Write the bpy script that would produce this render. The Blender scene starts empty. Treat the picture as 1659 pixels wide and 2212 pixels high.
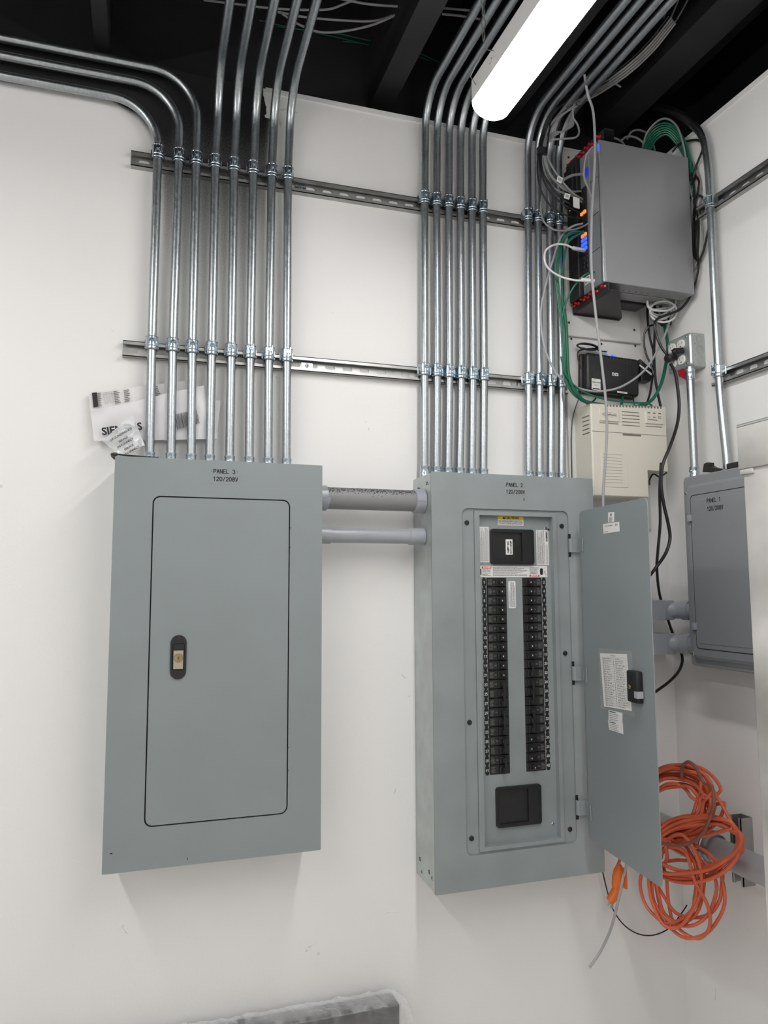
import bpy, bmesh, math, random
from mathutils import Vector, Matrix
random.seed(7)
SC = bpy.context.scene
COL = SC.collection
V = Vector
# ------------------------------------------------------------------ camera
W_, H_ = 1659, 2212
FPX = 1611.447
CAM = V((.2307, -2.0217, 1.5426)); YAW, PIT, ROL = .3121, .0992, -.004
Fd = V((math.sin(YAW)*math.cos(PIT), math.cos(YAW)*math.cos(PIT), math.sin(PIT)))
R0 = V((math.cos(YAW), -math.sin(YAW), 0)); U0 = R0.cross(Fd)
Rt = R0*math.cos(ROL)+U0*math.sin(ROL); Up = -R0*math.sin(ROL)+U0*math.cos(ROL)
cd = bpy.data.cameras.new('camera'); cam = bpy.data.objects.new('camera', cd); COL.objects.link(cam)
cam.matrix_world = Matrix(((Rt.x, Up.x, -Fd.x, CAM.x), (Rt.y, Up.y, -Fd.y, CAM.y), (Rt.z, Up.z, -Fd.z, CAM.z), (0, 0, 0, 1)))
cd.sensor_fit = 'VERTICAL'; cd.sensor_height = 36; cd.lens = FPX/H_*36; cd.clip_start = .02; cd.clip_end = 60
SC.camera = cam

def P(px, py, x=None, y=None, z=None):
    """the point of the room on the given plane x=, y= or z= sighted at a photograph position"""
    d = Fd+(px-W_/2)/FPX*Rt-(py-H_/2)/FPX*Up
    if x is not None: t = (x-CAM.x)/d.x
    elif y is not None: t = (y-CAM.y)/d.y
    else: t = (z-CAM.z)/d.z
    return CAM+d*t
def PP(px, py, p0, n):
    d = Fd+(px-W_/2)/FPX*Rt-(py-H_/2)/FPX*Up
    return CAM+d*((p0-CAM).dot(n)/d.dot(n))

# ------------------------------------------------------------------ materials
MATS = {}
def nodes(m): return m.node_tree.nodes, m.node_tree.links
def mat(name, col, rough=.5, metal=0., var=0., scale=8., bump=0., bscale=60., spec=.5, emis=None, estr=0., alpha=1., coat=0., rvar=0.):
    m = bpy.data.materials.new(name); m.use_nodes = True
    N, L = nodes(m); b = N['Principled BSDF']
    b.inputs['Base Color'].default_value = (*col, 1); b.inputs['Roughness'].default_value = rough
    b.inputs['Metallic'].default_value = metal; b.inputs['Specular IOR Level'].default_value = spec
    b.inputs['Alpha'].default_value = alpha; b.inputs['Coat Weight'].default_value = coat
    if emis: b.inputs['Emission Color'].default_value = (*emis, 1); b.inputs['Emission Strength'].default_value = estr
    tc = N.new('ShaderNodeTexCoord')
    if var or rvar:
        n = N.new('ShaderNodeTexNoise'); n.inputs['Scale'].default_value = scale; n.inputs['Detail'].default_value = 5
        L.new(tc.outputs['Object'], n.inputs['Vector'])
        if var:
            r = N.new('ShaderNodeMapRange'); r.inputs['From Min'].default_value = .3; r.inputs['From Max'].default_value = .7
            r.inputs['To Min'].default_value = 1-var; r.inputs['To Max'].default_value = 1+var
            L.new(n.outputs['Fac'], r.inputs['Value'])
            x = N.new('ShaderNodeVectorMath'); x.operation = 'SCALE'; x.inputs[0].default_value = col
            L.new(r.outputs['Result'], x.inputs['Scale']); L.new(x.outputs['Vector'], b.inputs['Base Color'])
        if rvar:
            r2 = N.new('ShaderNodeMapRange'); r2.inputs['From Min'].default_value = .3; r2.inputs['From Max'].default_value = .7
            r2.inputs['To Min'].default_value = rough-rvar; r2.inputs['To Max'].default_value = rough+rvar
            L.new(n.outputs['Fac'], r2.inputs['Value']); L.new(r2.outputs['Result'], b.inputs['Roughness'])
    if bump:
        n2 = N.new('ShaderNodeTexNoise'); n2.inputs['Scale'].default_value = bscale; n2.inputs['Detail'].default_value = 4
        L.new(tc.outputs['Object'], n2.inputs['Vector'])
        bp = N.new('ShaderNodeBump'); bp.inputs['Strength'].default_value = bump; bp.inputs['Distance'].default_value = .002
        L.new(n2.outputs['Fac'], bp.inputs['Height']); L.new(bp.outputs['Normal'], b.inputs['Normal'])
    MATS[name] = m; return m
mat('panel_grey', (.226, .257, .262), .42, var=.035, scale=5, bump=.04, bscale=500, rvar=.05)
mat('panel_grey_dusty', (.242, .272, .276), .5, var=.09, scale=7, bump=.04, bscale=500, rvar=.08)
mat('panel_bluegrey', (.232, .243, .258), .42, var=.03, scale=6, bump=.08, bscale=420)
mat('galvanised', (.50, .54, .53), .45, .75, var=.14, scale=16, rvar=.1)
mat('emt', (.42, .45, .47), .34, 1., var=.13, scale=150, rvar=.05)
mat('strut', (.42, .42, .405), .40, .9, var=.10, scale=30, rvar=.05)
mat('pipe_grey', (.40, .405, .425), .45, .25, var=.06, scale=20)
mat('zinc', (.50, .57, .62), .24, 1., var=.12, scale=40)
mat('gap_dark', (.006, .006, .007), .7)
mat('black_plastic', (.012, .012, .013), .42, var=.2, scale=30)
mat('breaker_black', (.016, .0155, .016), .45, var=.2, scale=60)
mat('breaker_pit', (.004, .004, .004), .5)
mat('black_print', (.01, .01, .01), .6)
mat('white_print', (.75, .75, .73), .6)
mat('faint_print', (.16, .16, .155), .6)
mat('sticker', (.72, .72, .71), .5)
mat('yellow_sticker', (.85, .58, .02), .5)
mat('red_sticker', (.6, .02, .03), .5)
mat('pvc_grey', (.30, .318, .352), .32, var=.05, scale=12)
mat('brass', (.50, .38, .18), .3, 1.)
mat('nickel', (.55, .48, .40), .35, .9)
mat('beige', (.66, .63, .55), .48, var=.015, scale=4, bump=.05, bscale=600)
mat('beige_dark', (.16, .15, .12), .6)
mat('server_grey', (.36, .365, .375), .42, .55, var=.02, scale=3)
mat('server_edge', (.42, .43, .44), .35, .6)
mat('rack_black', (.02, .019, .02), .4)
mat('red_plastic', (.45, .015, .02), .25)
mat('cord_orange', (.62, .125, .055), .42, var=.16, scale=14)
mat('plug_orange', (.80, .17, .02), .4)
mat('cord_dirty', (.25, .09, .06), .6, var=.3, scale=20)
mat('cable_grey', (.23, .23, .235), .45)
mat('cable_dark', (.085, .085, .09), .45)
mat('cable_light', (.34, .345, .36), .42)
mat('cable_white', (.66, .66, .66), .4)
mat('cable_black', (.008, .008, .009), .32)
mat('cable_green', (.008, .12, .07), .35)
mat('white_enamel', (.74, .74, .74), .35)
mat('paper', (.70, .69, .71), .6, bump=.5, bscale=22)
mat('paper_form', (.72, .71, .71), .6)
mat('dark_board', (.07, .068, .068), .45, .2)
mat('stainless', (.70, .675, .65), .42, .5, var=.26, scale=4, rvar=.14)
mat('stainless_edge', (.62, .62, .61), .3, .8)
mat('outlet_white', (.78, .78, .76), .35)
mat('ceiling_black', (.0085, .0085, .0105), .8, var=.3, scale=4)
mat('joist_black', (.016, .015, .018), .62, var=.3, scale=6)
mat('floor_concrete', (.66, .64, .61), .5, var=.12, scale=3)
mat('room_white', (.78, .775, .76), .6)
mat('led_blue', (.02, .05, .5), .4, emis=(.03, .08, 1.), estr=1.6)
mat('led_orange', (.5, .2, .05), .4, emis=(1., .32, .08), estr=.7)
mat('lcd_blue', (.01, .02, .2), .3, emis=(.03, .06, .8), estr=.35)
mat('lamp_lens', (.9, .9, .9), .3, emis=(1., .984, .968), estr=31.)
mat('fill_lens_far', (.9, .9, .9), .3, emis=(1., .984, .968), estr=11.)  # glow of the added rear fill lamps
mat('fill_lens_side', (.9, .9, .9), .3, emis=(1., .984, .968), estr=14.)  # glow of the added fill lamp by the left wall
mat('board_paint', (.63, .625, .61), .6, var=.06, scale=6, bump=.3, bscale=40)
mat('screw_rust', (.12, .06, .035), .6)
mat('ps_red', (.42, .012, .03), .4)
mat('outlet_shadow', (.03, .03, .03), .6)
def film(name, alpha, rough):
    m = mat(name, (.86, .88, .90), rough, spec=.9, alpha=alpha, coat=.3, bump=.9, bscale=26)
    return m
film('clear_film', .30, .10); film('bag_film', .24, .12); mat('sleeve_film', (.5, .55, .55), .12, alpha=.22)

def film_nodes(name, base, edge, rough, bscale, bstr):
    N, L = nodes(MATS[name]); b = N['Principled BSDF']; b.inputs['Alpha'].default_value = 1; b.inputs['Roughness'].default_value = rough
    for n_ in N:
        if n_.type == 'BUMP': bn = n_
        if n_.type == 'TEX_NOISE': n_.inputs['Scale'].default_value = bscale; n_.inputs['Distortion'].default_value = 1.5
    bn.inputs['Strength'].default_value = bstr; bn.inputs['Distance'].default_value = .006
    lw = N.new('ShaderNodeLayerWeight'); lw.inputs['Blend'].default_value = .35; L.new(bn.outputs['Normal'], lw.inputs['Normal'])
    mr = N.new('ShaderNodeMapRange'); mr.inputs['To Min'].default_value = base; mr.inputs['To Max'].default_value = edge; L.new(lw.outputs['Facing'], mr.inputs['Value'])
    tr = N.new('ShaderNodeBsdfTransparent'); mx = N.new('ShaderNodeMixShader'); L.new(mr.outputs['Result'], mx.inputs[0]); L.new(tr.outputs[0], mx.inputs[1]); L.new(b.outputs[0], mx.inputs[2])
    L.new(mx.outputs[0], N['Material Output'].inputs['Surface'])
film_nodes('clear_film', .05, .9, .08, 14, 1.); film_nodes('bag_film', .35, .9, .12, 24, 1.)
# painted drywall, with the black ceiling paint oversprayed round the left conduits
def wall_mat(name, spray):
    m = mat(name, (.755, .75, .735), .55, bump=.12, bscale=130)
    N, L = nodes(m); b = N['Principled BSDF']
    tc = N.new('ShaderNodeTexCoord')
    def math_(op, a, c=None, d=None, clamp=False):
        n = N.new('ShaderNodeMath'); n.operation = op; n.use_clamp = clamp
        for i, v in enumerate((a, c, d)):
            if v is None: continue
            if isinstance(v, (int, float)): n.inputs[i].default_value = v
            else: L.new(v, n.inputs[i])
        return n.outputs[0]
    # broad patches of slightly different paint plus small scuffs
    n1 = N.new('ShaderNodeTexNoise'); n1.inputs['Scale'].default_value = 1.7; n1.inputs['Detail'].default_value = 3
    L.new(tc.outputs['Object'], n1.inputs['Vector'])
    base = N.new('ShaderNodeMix'); base.data_type = 'RGBA'
    base.inputs['A'].default_value = (.766, .762, .755, 1); base.inputs['B'].default_value = (.796, .790, .780, 1)
    L.new(n1.outputs['Fac'], base.inputs['Factor'])
    n2 = N.new('ShaderNodeTexNoise'); n2.inputs['Scale'].default_value = 9; n2.inputs['Detail'].default_value = 8; n2.inputs['Distortion'].default_value = 2.5
    L.new(tc.outputs['Object'], n2.inputs['Vector'])
    sc = math_('MULTIPLY', math_('GREATER_THAN', n2.outputs['Fac'], .735), .35)
    scm = N.new('ShaderNodeMix'); scm.data_type = 'RGBA'; scm.inputs['B'].default_value = (.35, .34, .33, 1)
    L.new(sc, scm.inputs['Factor']); L.new(base.outputs['Result'], scm.inputs['A'])
    out = scm.outputs['Result']
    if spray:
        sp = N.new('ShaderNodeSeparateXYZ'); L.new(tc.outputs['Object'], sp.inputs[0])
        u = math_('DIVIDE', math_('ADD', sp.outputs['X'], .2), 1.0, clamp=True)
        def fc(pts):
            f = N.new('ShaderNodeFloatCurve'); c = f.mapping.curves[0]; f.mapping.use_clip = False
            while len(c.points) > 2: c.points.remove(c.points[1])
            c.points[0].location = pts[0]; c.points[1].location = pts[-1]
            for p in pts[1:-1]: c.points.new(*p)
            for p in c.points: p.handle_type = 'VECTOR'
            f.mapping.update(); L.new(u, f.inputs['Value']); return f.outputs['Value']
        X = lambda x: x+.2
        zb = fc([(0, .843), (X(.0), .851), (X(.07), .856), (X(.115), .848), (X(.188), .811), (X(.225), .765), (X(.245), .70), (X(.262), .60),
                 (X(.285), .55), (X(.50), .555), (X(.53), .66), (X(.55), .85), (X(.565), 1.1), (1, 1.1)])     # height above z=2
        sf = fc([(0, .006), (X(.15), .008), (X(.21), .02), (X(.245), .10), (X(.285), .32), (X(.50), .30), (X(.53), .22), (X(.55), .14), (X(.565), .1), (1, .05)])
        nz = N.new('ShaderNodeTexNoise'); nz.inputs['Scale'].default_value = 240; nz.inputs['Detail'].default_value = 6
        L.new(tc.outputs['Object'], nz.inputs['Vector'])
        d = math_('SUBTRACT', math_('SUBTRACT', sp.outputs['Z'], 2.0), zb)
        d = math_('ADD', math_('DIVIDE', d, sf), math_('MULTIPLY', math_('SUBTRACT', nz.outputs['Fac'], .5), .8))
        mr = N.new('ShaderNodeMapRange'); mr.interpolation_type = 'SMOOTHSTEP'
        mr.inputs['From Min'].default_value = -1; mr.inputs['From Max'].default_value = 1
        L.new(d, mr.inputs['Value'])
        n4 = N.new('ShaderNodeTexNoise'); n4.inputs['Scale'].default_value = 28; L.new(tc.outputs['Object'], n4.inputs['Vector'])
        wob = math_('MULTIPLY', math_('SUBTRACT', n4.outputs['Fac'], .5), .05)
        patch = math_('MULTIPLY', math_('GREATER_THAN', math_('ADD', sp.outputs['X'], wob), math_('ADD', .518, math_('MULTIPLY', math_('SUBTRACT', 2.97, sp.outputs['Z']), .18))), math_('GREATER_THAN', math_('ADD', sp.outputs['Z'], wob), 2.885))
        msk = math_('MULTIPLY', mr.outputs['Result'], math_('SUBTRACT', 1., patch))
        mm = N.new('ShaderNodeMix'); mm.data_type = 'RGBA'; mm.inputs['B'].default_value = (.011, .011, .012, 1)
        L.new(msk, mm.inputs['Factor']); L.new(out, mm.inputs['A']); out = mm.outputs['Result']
        # lower fade between the conduits: overspray, deepened by conduit shade painted in
    L.new(out, b.inputs['Base Color'])
    return m
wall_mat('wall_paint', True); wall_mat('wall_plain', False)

# zinc dust / overspray on the big upper nipple
m = mat('pvc_sprayed', (.22, .22, .225), .5, var=.1, scale=10)
N, L = nodes(m); b = N['Principled BSDF']; tc = N.new('ShaderNodeTexCoord'); sp = N.new('ShaderNodeSeparateXYZ'); L.new(tc.outputs['Object'], sp.inputs[0])
nz = N.new('ShaderNodeTexNoise'); nz.inputs['Scale'].default_value = 260; nz.inputs['Detail'].default_value = 3; L.new(tc.outputs['Object'], nz.inputs['Vector'])
a1 = N.new('ShaderNodeMapRange'); a1.inputs['From Min'].default_value = -.004; a1.inputs['From Max'].default_value = .034; a1.inputs['To Min'].default_value = .8; a1.inputs['To Max'].default_value = .38
L.new(sp.outputs['Z'], a1.inputs['Value'])
gt = N.new('ShaderNodeMath'); gt.operation = 'GREATER_THAN'; L.new(nz.outputs['Fac'], gt.inputs[0]); L.new(a1.outputs['Result'], gt.inputs[1])
mx = N.new('ShaderNodeMix'); mx.data_type = 'RGBA'; mx.inputs['A'].default_value = (.215, .215, .22, 1); mx.inputs['B'].default_value = (.02, .02, .022, 1)
L.new(gt.outputs[0], mx.inputs['Factor']); L.new(mx.outputs['Result'], b.inputs['Base Color'])

# ------------------------------------------------------------------ mesh builder
class Fr:
    def __init__(s, o, u, v, n): s.o, s.u, s.v, s.n = V(o), V(u).normalized(), V(v).normalized(), V(n).normalized()
    def __call__(s, a, b, c=0): return s.o+s.u*a+s.v*b+s.n*c
WORLD = Fr((0, 0, 0), (1, 0, 0), (0, 1, 0), (0, 0, 1))
BACK = Fr((0, 0, 0), (1, 0, 0), (0, 0, 1), (0, -1, 0))          # a=x, b=z, c=distance out of the back wall
XR = 1.854
RIGHT = Fr((XR, 0, 0), (0, -1, 0), (0, 0, 1), (-1, 0, 0))       # a=-y, b=z, c=distance out of the right wall
def rr(x0, x1, y0, y1, r, n=5):
    r = min(r, (x1-x0)/2-1e-5, (y1-y0)/2-1e-5); out = []
    for cx, cy, a0 in ((x1-r, y1-r, 0), (x0+r, y1-r, 90), (x0+r, y0+r, 180), (x1-r, y0+r, 270)):
        for i in range(n+1):
            a = math.radians(a0+90*i/n); out.append((cx+r*math.cos(a), cy+r*math.sin(a)))
    return out
def circ(cx, cy, r, n=20, sy=1.): return [(cx+r*math.cos(2*math.pi*i/n), cy+r*sy*math.sin(2*math.pi*i/n)) for i in range(n)]
def catmull(pts, sub=6, closed=False):
    pts = [V(p) for p in pts]; n = len(pts)
    if n < 3: return pts
    g = (lambda i: pts[i % n]) if closed else (lambda i: pts[0]*2-pts[1] if i < 0 else (pts[-1]*2-pts[-2] if i >= n else pts[i]))
    out = []
    for i in range(n if closed else n-1):
        p0, p1, p2, p3 = g(i-1), g(i), g(i+1), g(i+2)
        for k in range(sub):
            t = k/sub
            out.append(.5*((2*p1)+(p2-p0)*t+(2*p0-5*p1+4*p2-p3)*t*t+(3*p1-p0-3*p2+p3)*t**3))
    if not closed: out.append(pts[-1])
    return out
def arc_(cx, cy, rx, ry, a0, a1, n=8): return [(cx+rx*math.cos(math.radians(a0+(a1-a0)*i/n)), cy+ry*math.sin(math.radians(a0+(a1-a0)*i/n))) for i in range(n+1)]
GLYPH = {'P': [[(0, 0), (0, 1), (.6, 1)]+arc_(.6, .75, .4, .25, 90, -90)+[(0, .5)]], 'A': [[(0, 0), (.5, 1), (1, 0)], [(.2, .35), (.8, .35)]],
 'N': [[(0, 0), (0, 1), (1, 0), (1, 1)]], 'E': [[(1, 1), (0, 1), (0, 0), (1, 0)], [(0, .52), (.85, .52)]], 'L': [[(0, 1), (0, 0), (.95, 0)]],
 '0': [arc_(.5, .5, .5, .5, 0, 360, 20)], '1': [[(.2, .78), (.55, 1), (.55, 0)]], '2': [arc_(.5, .7, .45, .3, 170, -20)+[(0, 0), (1, 0)]],
 '3': [arc_(.45, .75, .42, .25, 160, -90)+arc_(.45, .26, .5, .26, 90, -160)], '4': [[(.75, 0), (.75, 1), (0, .3), (1, .3)]],
 '5': [[(.9, 1), (.12, 1), (.05, .55)]+arc_(.45, .32, .5, .32, 110, -150)], '6': [[(.8, .95), (.3, .75), (.02, .35)], arc_(.5, .3, .46, .3, 0, 360, 16)],
 '7': [[(0, 1), (1, 1), (.35, 0)]], '8': [arc_(.5, .75, .38, .25, 0, 360, 16), arc_(.5, .26, .48, .26, 0, 360, 16)], '9': [arc_(.5, .7, .46, .3, 0, 360, 16), [(.98, .65), (.7, .25), (.2, .05)]],
 '/': [[(.1, -.05), (.9, 1.05)]], 'V': [[(0, 1), (.5, 0), (1, 1)]], '.': [[(.5, .0), (.5, .01)]], '·': [[(.5, .5), (.5, .51)]]}
class MB:
    def __init__(s): s.v = []; s.f = []; s.fm = []; s.mats = []; s.m = 0; s.F = WORLD
    def mat(s, name):
        if name not in s.mats: s.mats.append(name)
        s.m = s.mats.index(name); return s
    def add(s, vs, fs, local=True):
        o = len(s.v); s.v += [s.F(*p) for p in vs] if local else [V(p) for p in vs]
        for f in fs: s.f.append([i+o for i in f]); s.fm.append(s.m)
    def box(s, a0, a1, b0, b1, c0, c1):
        s.add([(a, b, c) for c in (c0, c1) for b in (b0, b1) for a in (a0, a1)],
              [(0, 2, 3, 1), (4, 5, 7, 6), (0, 1, 5, 4), (1, 3, 7, 5), (3, 2, 6, 7), (2, 0, 4, 6)]); return s
    def rbox(s, a0, a1, b0, b1, c0, c1, r, seg=2):
        bm = bmesh.new(); bmesh.ops.create_cube(bm, size=1)
        for v in bm.verts: v.co = V(((a0+a1)/2+v.co.x*(a1-a0), (b0+b1)/2+v.co.y*(b1-b0), (c0+c1)/2+v.co.z*(c1-c0)))
        bmesh.ops.bevel(bm, geom=bm.edges[:], offset=r, segments=seg, affect='EDGES', profile=.5)
        bm.verts.index_update(); s.add([tuple(v.co) for v in bm.verts], [[v.index for v in f.verts] for f in bm.faces]); bm.free(); return s
    def prism(s, poly, c0, c1, ch=0.):
        n = len(poly); rings = []
        if ch:
            cx = sum(p[0] for p in poly)/n; cy = sum(p[1] for p in poly)/n
            ex = max(abs(p[0]-cx) for p in poly); ey = max(abs(p[1]-cy) for p in poly)
            sm = [(cx+(x-cx)*(ex-ch)/ex, cy+(y-cy)*(ey-ch)/ey) for x, y in poly]
            sg = 1 if c1 > c0 else -1
            rings = [(poly, c0), (poly, c1-sg*ch), (sm, c1)]
        else: rings = [(poly, c0), (poly, c1)]
        vs = [(x, y, c) for pl, c in rings for x, y in pl]; fs = []
        for k in range(len(rings)-1):
            for i in range(n): j = (i+1) % n; fs.append((k*n+i, k*n+j, (k+1)*n+j, (k+1)*n+i))
        fs.append(tuple(range(n-1, -1, -1))); fs.append(tuple(range((len(rings)-1)*n, len(rings)*n)))
        s.add(vs, fs); return s
    def flat(s, poly, c): s.add([(x, y, c) for x, y in poly], [tuple(range(len(poly)))]); return s
    def ring(s, outer, inner, c0, c1):
        n = len(outer); vs = [(x, y, c0) for x, y in outer]+[(x, y, c1) for x, y in outer]+[(x, y, c0) for x, y in inner]+[(x, y, c1) for x, y in inner]
        fs = []
        for i in range(n):
            j = (i+1) % n
            fs += [(i, j, n+j, n+i), (n+i, n+j, 3*n+j, 3*n+i), (3*n+i, 3*n+j, 2*n+j, 2*n+i), (2*n+i, 2*n+j, j, i)]
        s.add(vs, fs); return s
    def tube(s, path, r, n=8, caps=True, closed=False, world=True):
        path = [V(p) for p in path] if world else [s.F(*p) for p in path]
        m = len(path); rr_ = r if isinstance(r, (list, tuple)) else [r]*m
        tan = []
        for i in range(m):
            a = path[(i-1) % m] if closed or i > 0 else path[i]; b_ = path[(i+1) % m] if closed or i < m-1 else path[i]
            t = b_-a; tan.append(t.normalized() if t.length > 1e-9 else V((0, 0, 1)))
        nrm = tan[0].orthogonal().normalized(); vs = []
        for i in range(m):
            nrm = (nrm-tan[i]*nrm.dot(tan[i])).normalized(); bi = tan[i].cross(nrm)
            for k in range(n):
                a = 2*math.pi*k/n; vs.append(path[i]+(nrm*math.cos(a)+bi*math.sin(a))*rr_[i])
        fs = []
        for i in range(m if closed else m-1):
            for k in range(n):
                j = (k+1) % n; i2 = (i+1) % m
                fs.append((i*n+k, i*n+j, i2*n+j, i2*n+k))
        if caps and not closed: fs.append(tuple(range(n-1, -1, -1))); fs.append(tuple((m-1)*n+k for k in range(n)))
        s.add(vs, fs, local=False); return s
    def cyl(s, p0, p1, r, n=16, r2=None):
        s.tube([s.F(*p0), s.F(*p1)], [r, r if r2 is None else r2], n); return s
    def lathe(s, p0, axis, prof, n=24):
        a = V(axis).normalized(); A = (s.F.u*a.x+s.F.v*a.y+s.F.n*a.z).normalized(); o = s.F(*p0)
        s.tube([o+A*t for t, r in prof], [max(r, 1e-4) for t, r in prof], n) ; return s
    def text(s, txt, size, a, b, c, ang=0., align='CENTER', sx=1., bold=0., sp=1.):
        cu = bpy.data.curves.new('t', 'FONT'); cu.body = txt; cu.size = size; cu.align_x = align; cu.align_y = 'CENTER'; cu.resolution_u = 2
        cu.offset = bold; cu.space_character = sp
        ob = bpy.data.objects.new('t', cu); COL.objects.link(ob)
        dg = bpy.context.evaluated_depsgraph_get(); me = bpy.data.meshes.new_from_object(ob.evaluated_get(dg))
        ca, sa = math.cos(ang), math.sin(ang)
        vs = [(a+v.co.x*sx*ca-v.co.y*sa, b+v.co.x*sx*sa+v.co.y*ca, c) for v in me.vertices]
        s.add(vs, [list(p.vertices) for p in me.polygons])
        bpy.data.objects.remove(ob); bpy.data.curves.remove(cu); bpy.data.meshes.remove(me); return s
    def stroke(s, txt, h, a, b, c, adv=.78, wt=.15, w=.56):
        """plain block lettering drawn with strokes, centred on (a, b)"""
        x0 = a-(len(txt)*adv-(adv-w))*h/2
        for ch in txt:
            for pl in GLYPH.get(ch, ()):
                pts = [(x0+px*w*h, b+(py-.5)*h) for px, py in pl]; t = wt*h/2
                for (ax, ay), (bx, by) in zip(pts, pts[1:]):
                    l = math.hypot(bx-ax, by-ay)
                    if l < 1e-9: continue
                    nx, ny = -(by-ay)/l*t, (bx-ax)/l*t; s.flat([(ax+nx, ay+ny), (ax-nx, ay-ny), (bx-nx, by-ny), (bx+nx, by+ny)], c)
                for p in pts: s.flat(circ(p[0], p[1], t, 8), c+.00003)
            x0 += adv*h
        return s
    def lines(s, a0, a1, b0, b1, c, rows, vert=False, fill=.55, seed=1):
        """rows of fine print"""
        rnd = random.Random(seed)
        for i in range(rows):
            if vert:
                w = (a1-a0)/rows; y = a0+(i+.5)*w; t = b0
                end = b1-(b1-b0)*(rnd.random()*.35 if rnd.random() < .4 else 0)
                while t < end:
                    l = rnd.uniform(.0012, .0045); s.add([(y-w*fill/2, t, c), (y+w*fill/2, t, c), (y+w*fill/2, min(t+l, end), c), (y-w*fill/2, min(t+l, end), c)], [(0, 1, 2, 3)]); t += l+rnd.uniform(.0005, .0012)
            else:
                h = (b1-b0)/rows; y = b0+(i+.5)*h; t = a0
                end = a1-(a1-a0)*(rnd.random()*.35 if rnd.random() < .4 else 0)
                while t < end:
                    l = rnd.uniform(.0012, .0045); s.add([(t, y-h*fill/2, c), (min(t+l, end), y-h*fill/2, c), (min(t+l, end), y+h*fill/2, c), (t, y+h*fill/2, c)], [(0, 1, 2, 3)]); t += l+rnd.uniform(.0005, .0012)
        return s
    def screw(s, a, b, c, r=.005, m='zinc', h=.002):
        s.mat(m).prism(circ(a, b, r, 14), c, c+h, ch=r*.25)
        s.mat('gap_dark').box(a-r*.7, a+r*.7, b-r*.12, b+r*.12, c+h, c+h+.0002); s.box(a-r*.12, a+r*.12, b-r*.7, b+r*.7, c+h, c+h+.0002)
        return s
    def build(s, name, parent=None, flat=False, label=None, sharp=32):
        me = bpy.data.meshes.new(name)
        if parent is None:
            xs = [v.x for v in s.v]; ys = [v.y for v in s.v]; zs = [v.z for v in s.v]
            off = V(((min(xs)+max(xs))/2, (min(ys)+max(ys))/2, min(zs)))
        else: off = ROOT[parent.name]
        me.from_pydata([tuple(v-off) for v in s.v], [], s.f); me.update()
        for m in s.mats: me.materials.append(MATS[m])
        for p, k in zip(me.polygons, s.fm): p.material_index = k
        bm = bmesh.new(); bm.from_mesh(me); bmesh.ops.recalc_face_normals(bm, faces=bm.faces[:]); bm.to_mesh(me); bm.free()
        if not flat:
            for p in me.polygons: p.use_smooth = True
            me.set_sharp_from_angle(angle=math.radians(sharp))
        o = bpy.data.objects.new(name, me); COL.objects.link(o); o.color = (1, 1, 1, 1)
        if parent is None: o.location = off
        else: o.parent = parent
        ROOT[o.name] = off
        if label: o['label'] = label
        return o
ROOT = {}
def thing(name, label, cat, loc, group=None):
    o = bpy.data.objects.new(name, None); COL.objects.link(o); o.location = loc; o.empty_display_size = .05
    ROOT[o.name] = V(loc); tag(o, label, cat, group); return o
def tag(o, label, cat, group=None, kind=None):
    o['label'] = label; o['category'] = cat
    if group: o['group'] = group
    if kind: o['kind'] = kind
    return o
def struct(o): o['kind'] = 'structure'; return o

# ------------------------------------------------------------------ room shell
ZT = 2.969
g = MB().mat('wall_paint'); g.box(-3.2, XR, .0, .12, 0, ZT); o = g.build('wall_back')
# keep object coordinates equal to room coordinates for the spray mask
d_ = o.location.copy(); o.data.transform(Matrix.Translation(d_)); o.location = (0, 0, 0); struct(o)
g = MB().mat('wall_plain').box(XR, XR+.12, -6.0, .12, 0, ZT); struct(g.build('wall_right'))
g = MB().mat('room_white').box(-3.32, -3.2, -6.0, .12, 0, 3.4); struct(g.build('wall_left'))
g = MB().mat('room_white').box(-3.32, XR+.12, -6.12, -6.0, 0, 3.4); struct(g.build('wall_front'))
g = MB().mat('floor_concrete').box(-3.32, XR+.12, -6.12, .12, -.1, 0); struct(g.build('floor'))
g = MB().mat('ceiling_black').box(-3.6, XR+1.6, -6.4, .5, 3.75, 3.85); struct(g.build('ceiling'))
g = MB().mat('ceiling_black').box(-3.32, XR+1.6, .10, .2, ZT, 3.75); struct(g.build('wall_upper_back'))
g = MB().mat('ceiling_black').box(XR+.30, XR+.40, -6.12, .1, ZT-.4, 3.75); struct(g.build('wall_upper_right'))
g = MB().mat('room_white').box(-3.32, -3.2, -6.12, .10, 3.4, 3.75).box(-3.2, XR+.30, -6.12, -6.0, 3.4, 3.75); struct(g.build('wall_upper_front'))
# trim bead along the tops of the drywall
g = MB().mat('white_enamel').box(.53, XR, -.004, .03, ZT-.012, ZT+.002); struct(g.build('trim_1'))
g = MB().mat('white_enamel').box(XR-.004, XR+.03, -6.0, 0, ZT-.012, ZT+.002); struct(g.build('trim_2'))
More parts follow.
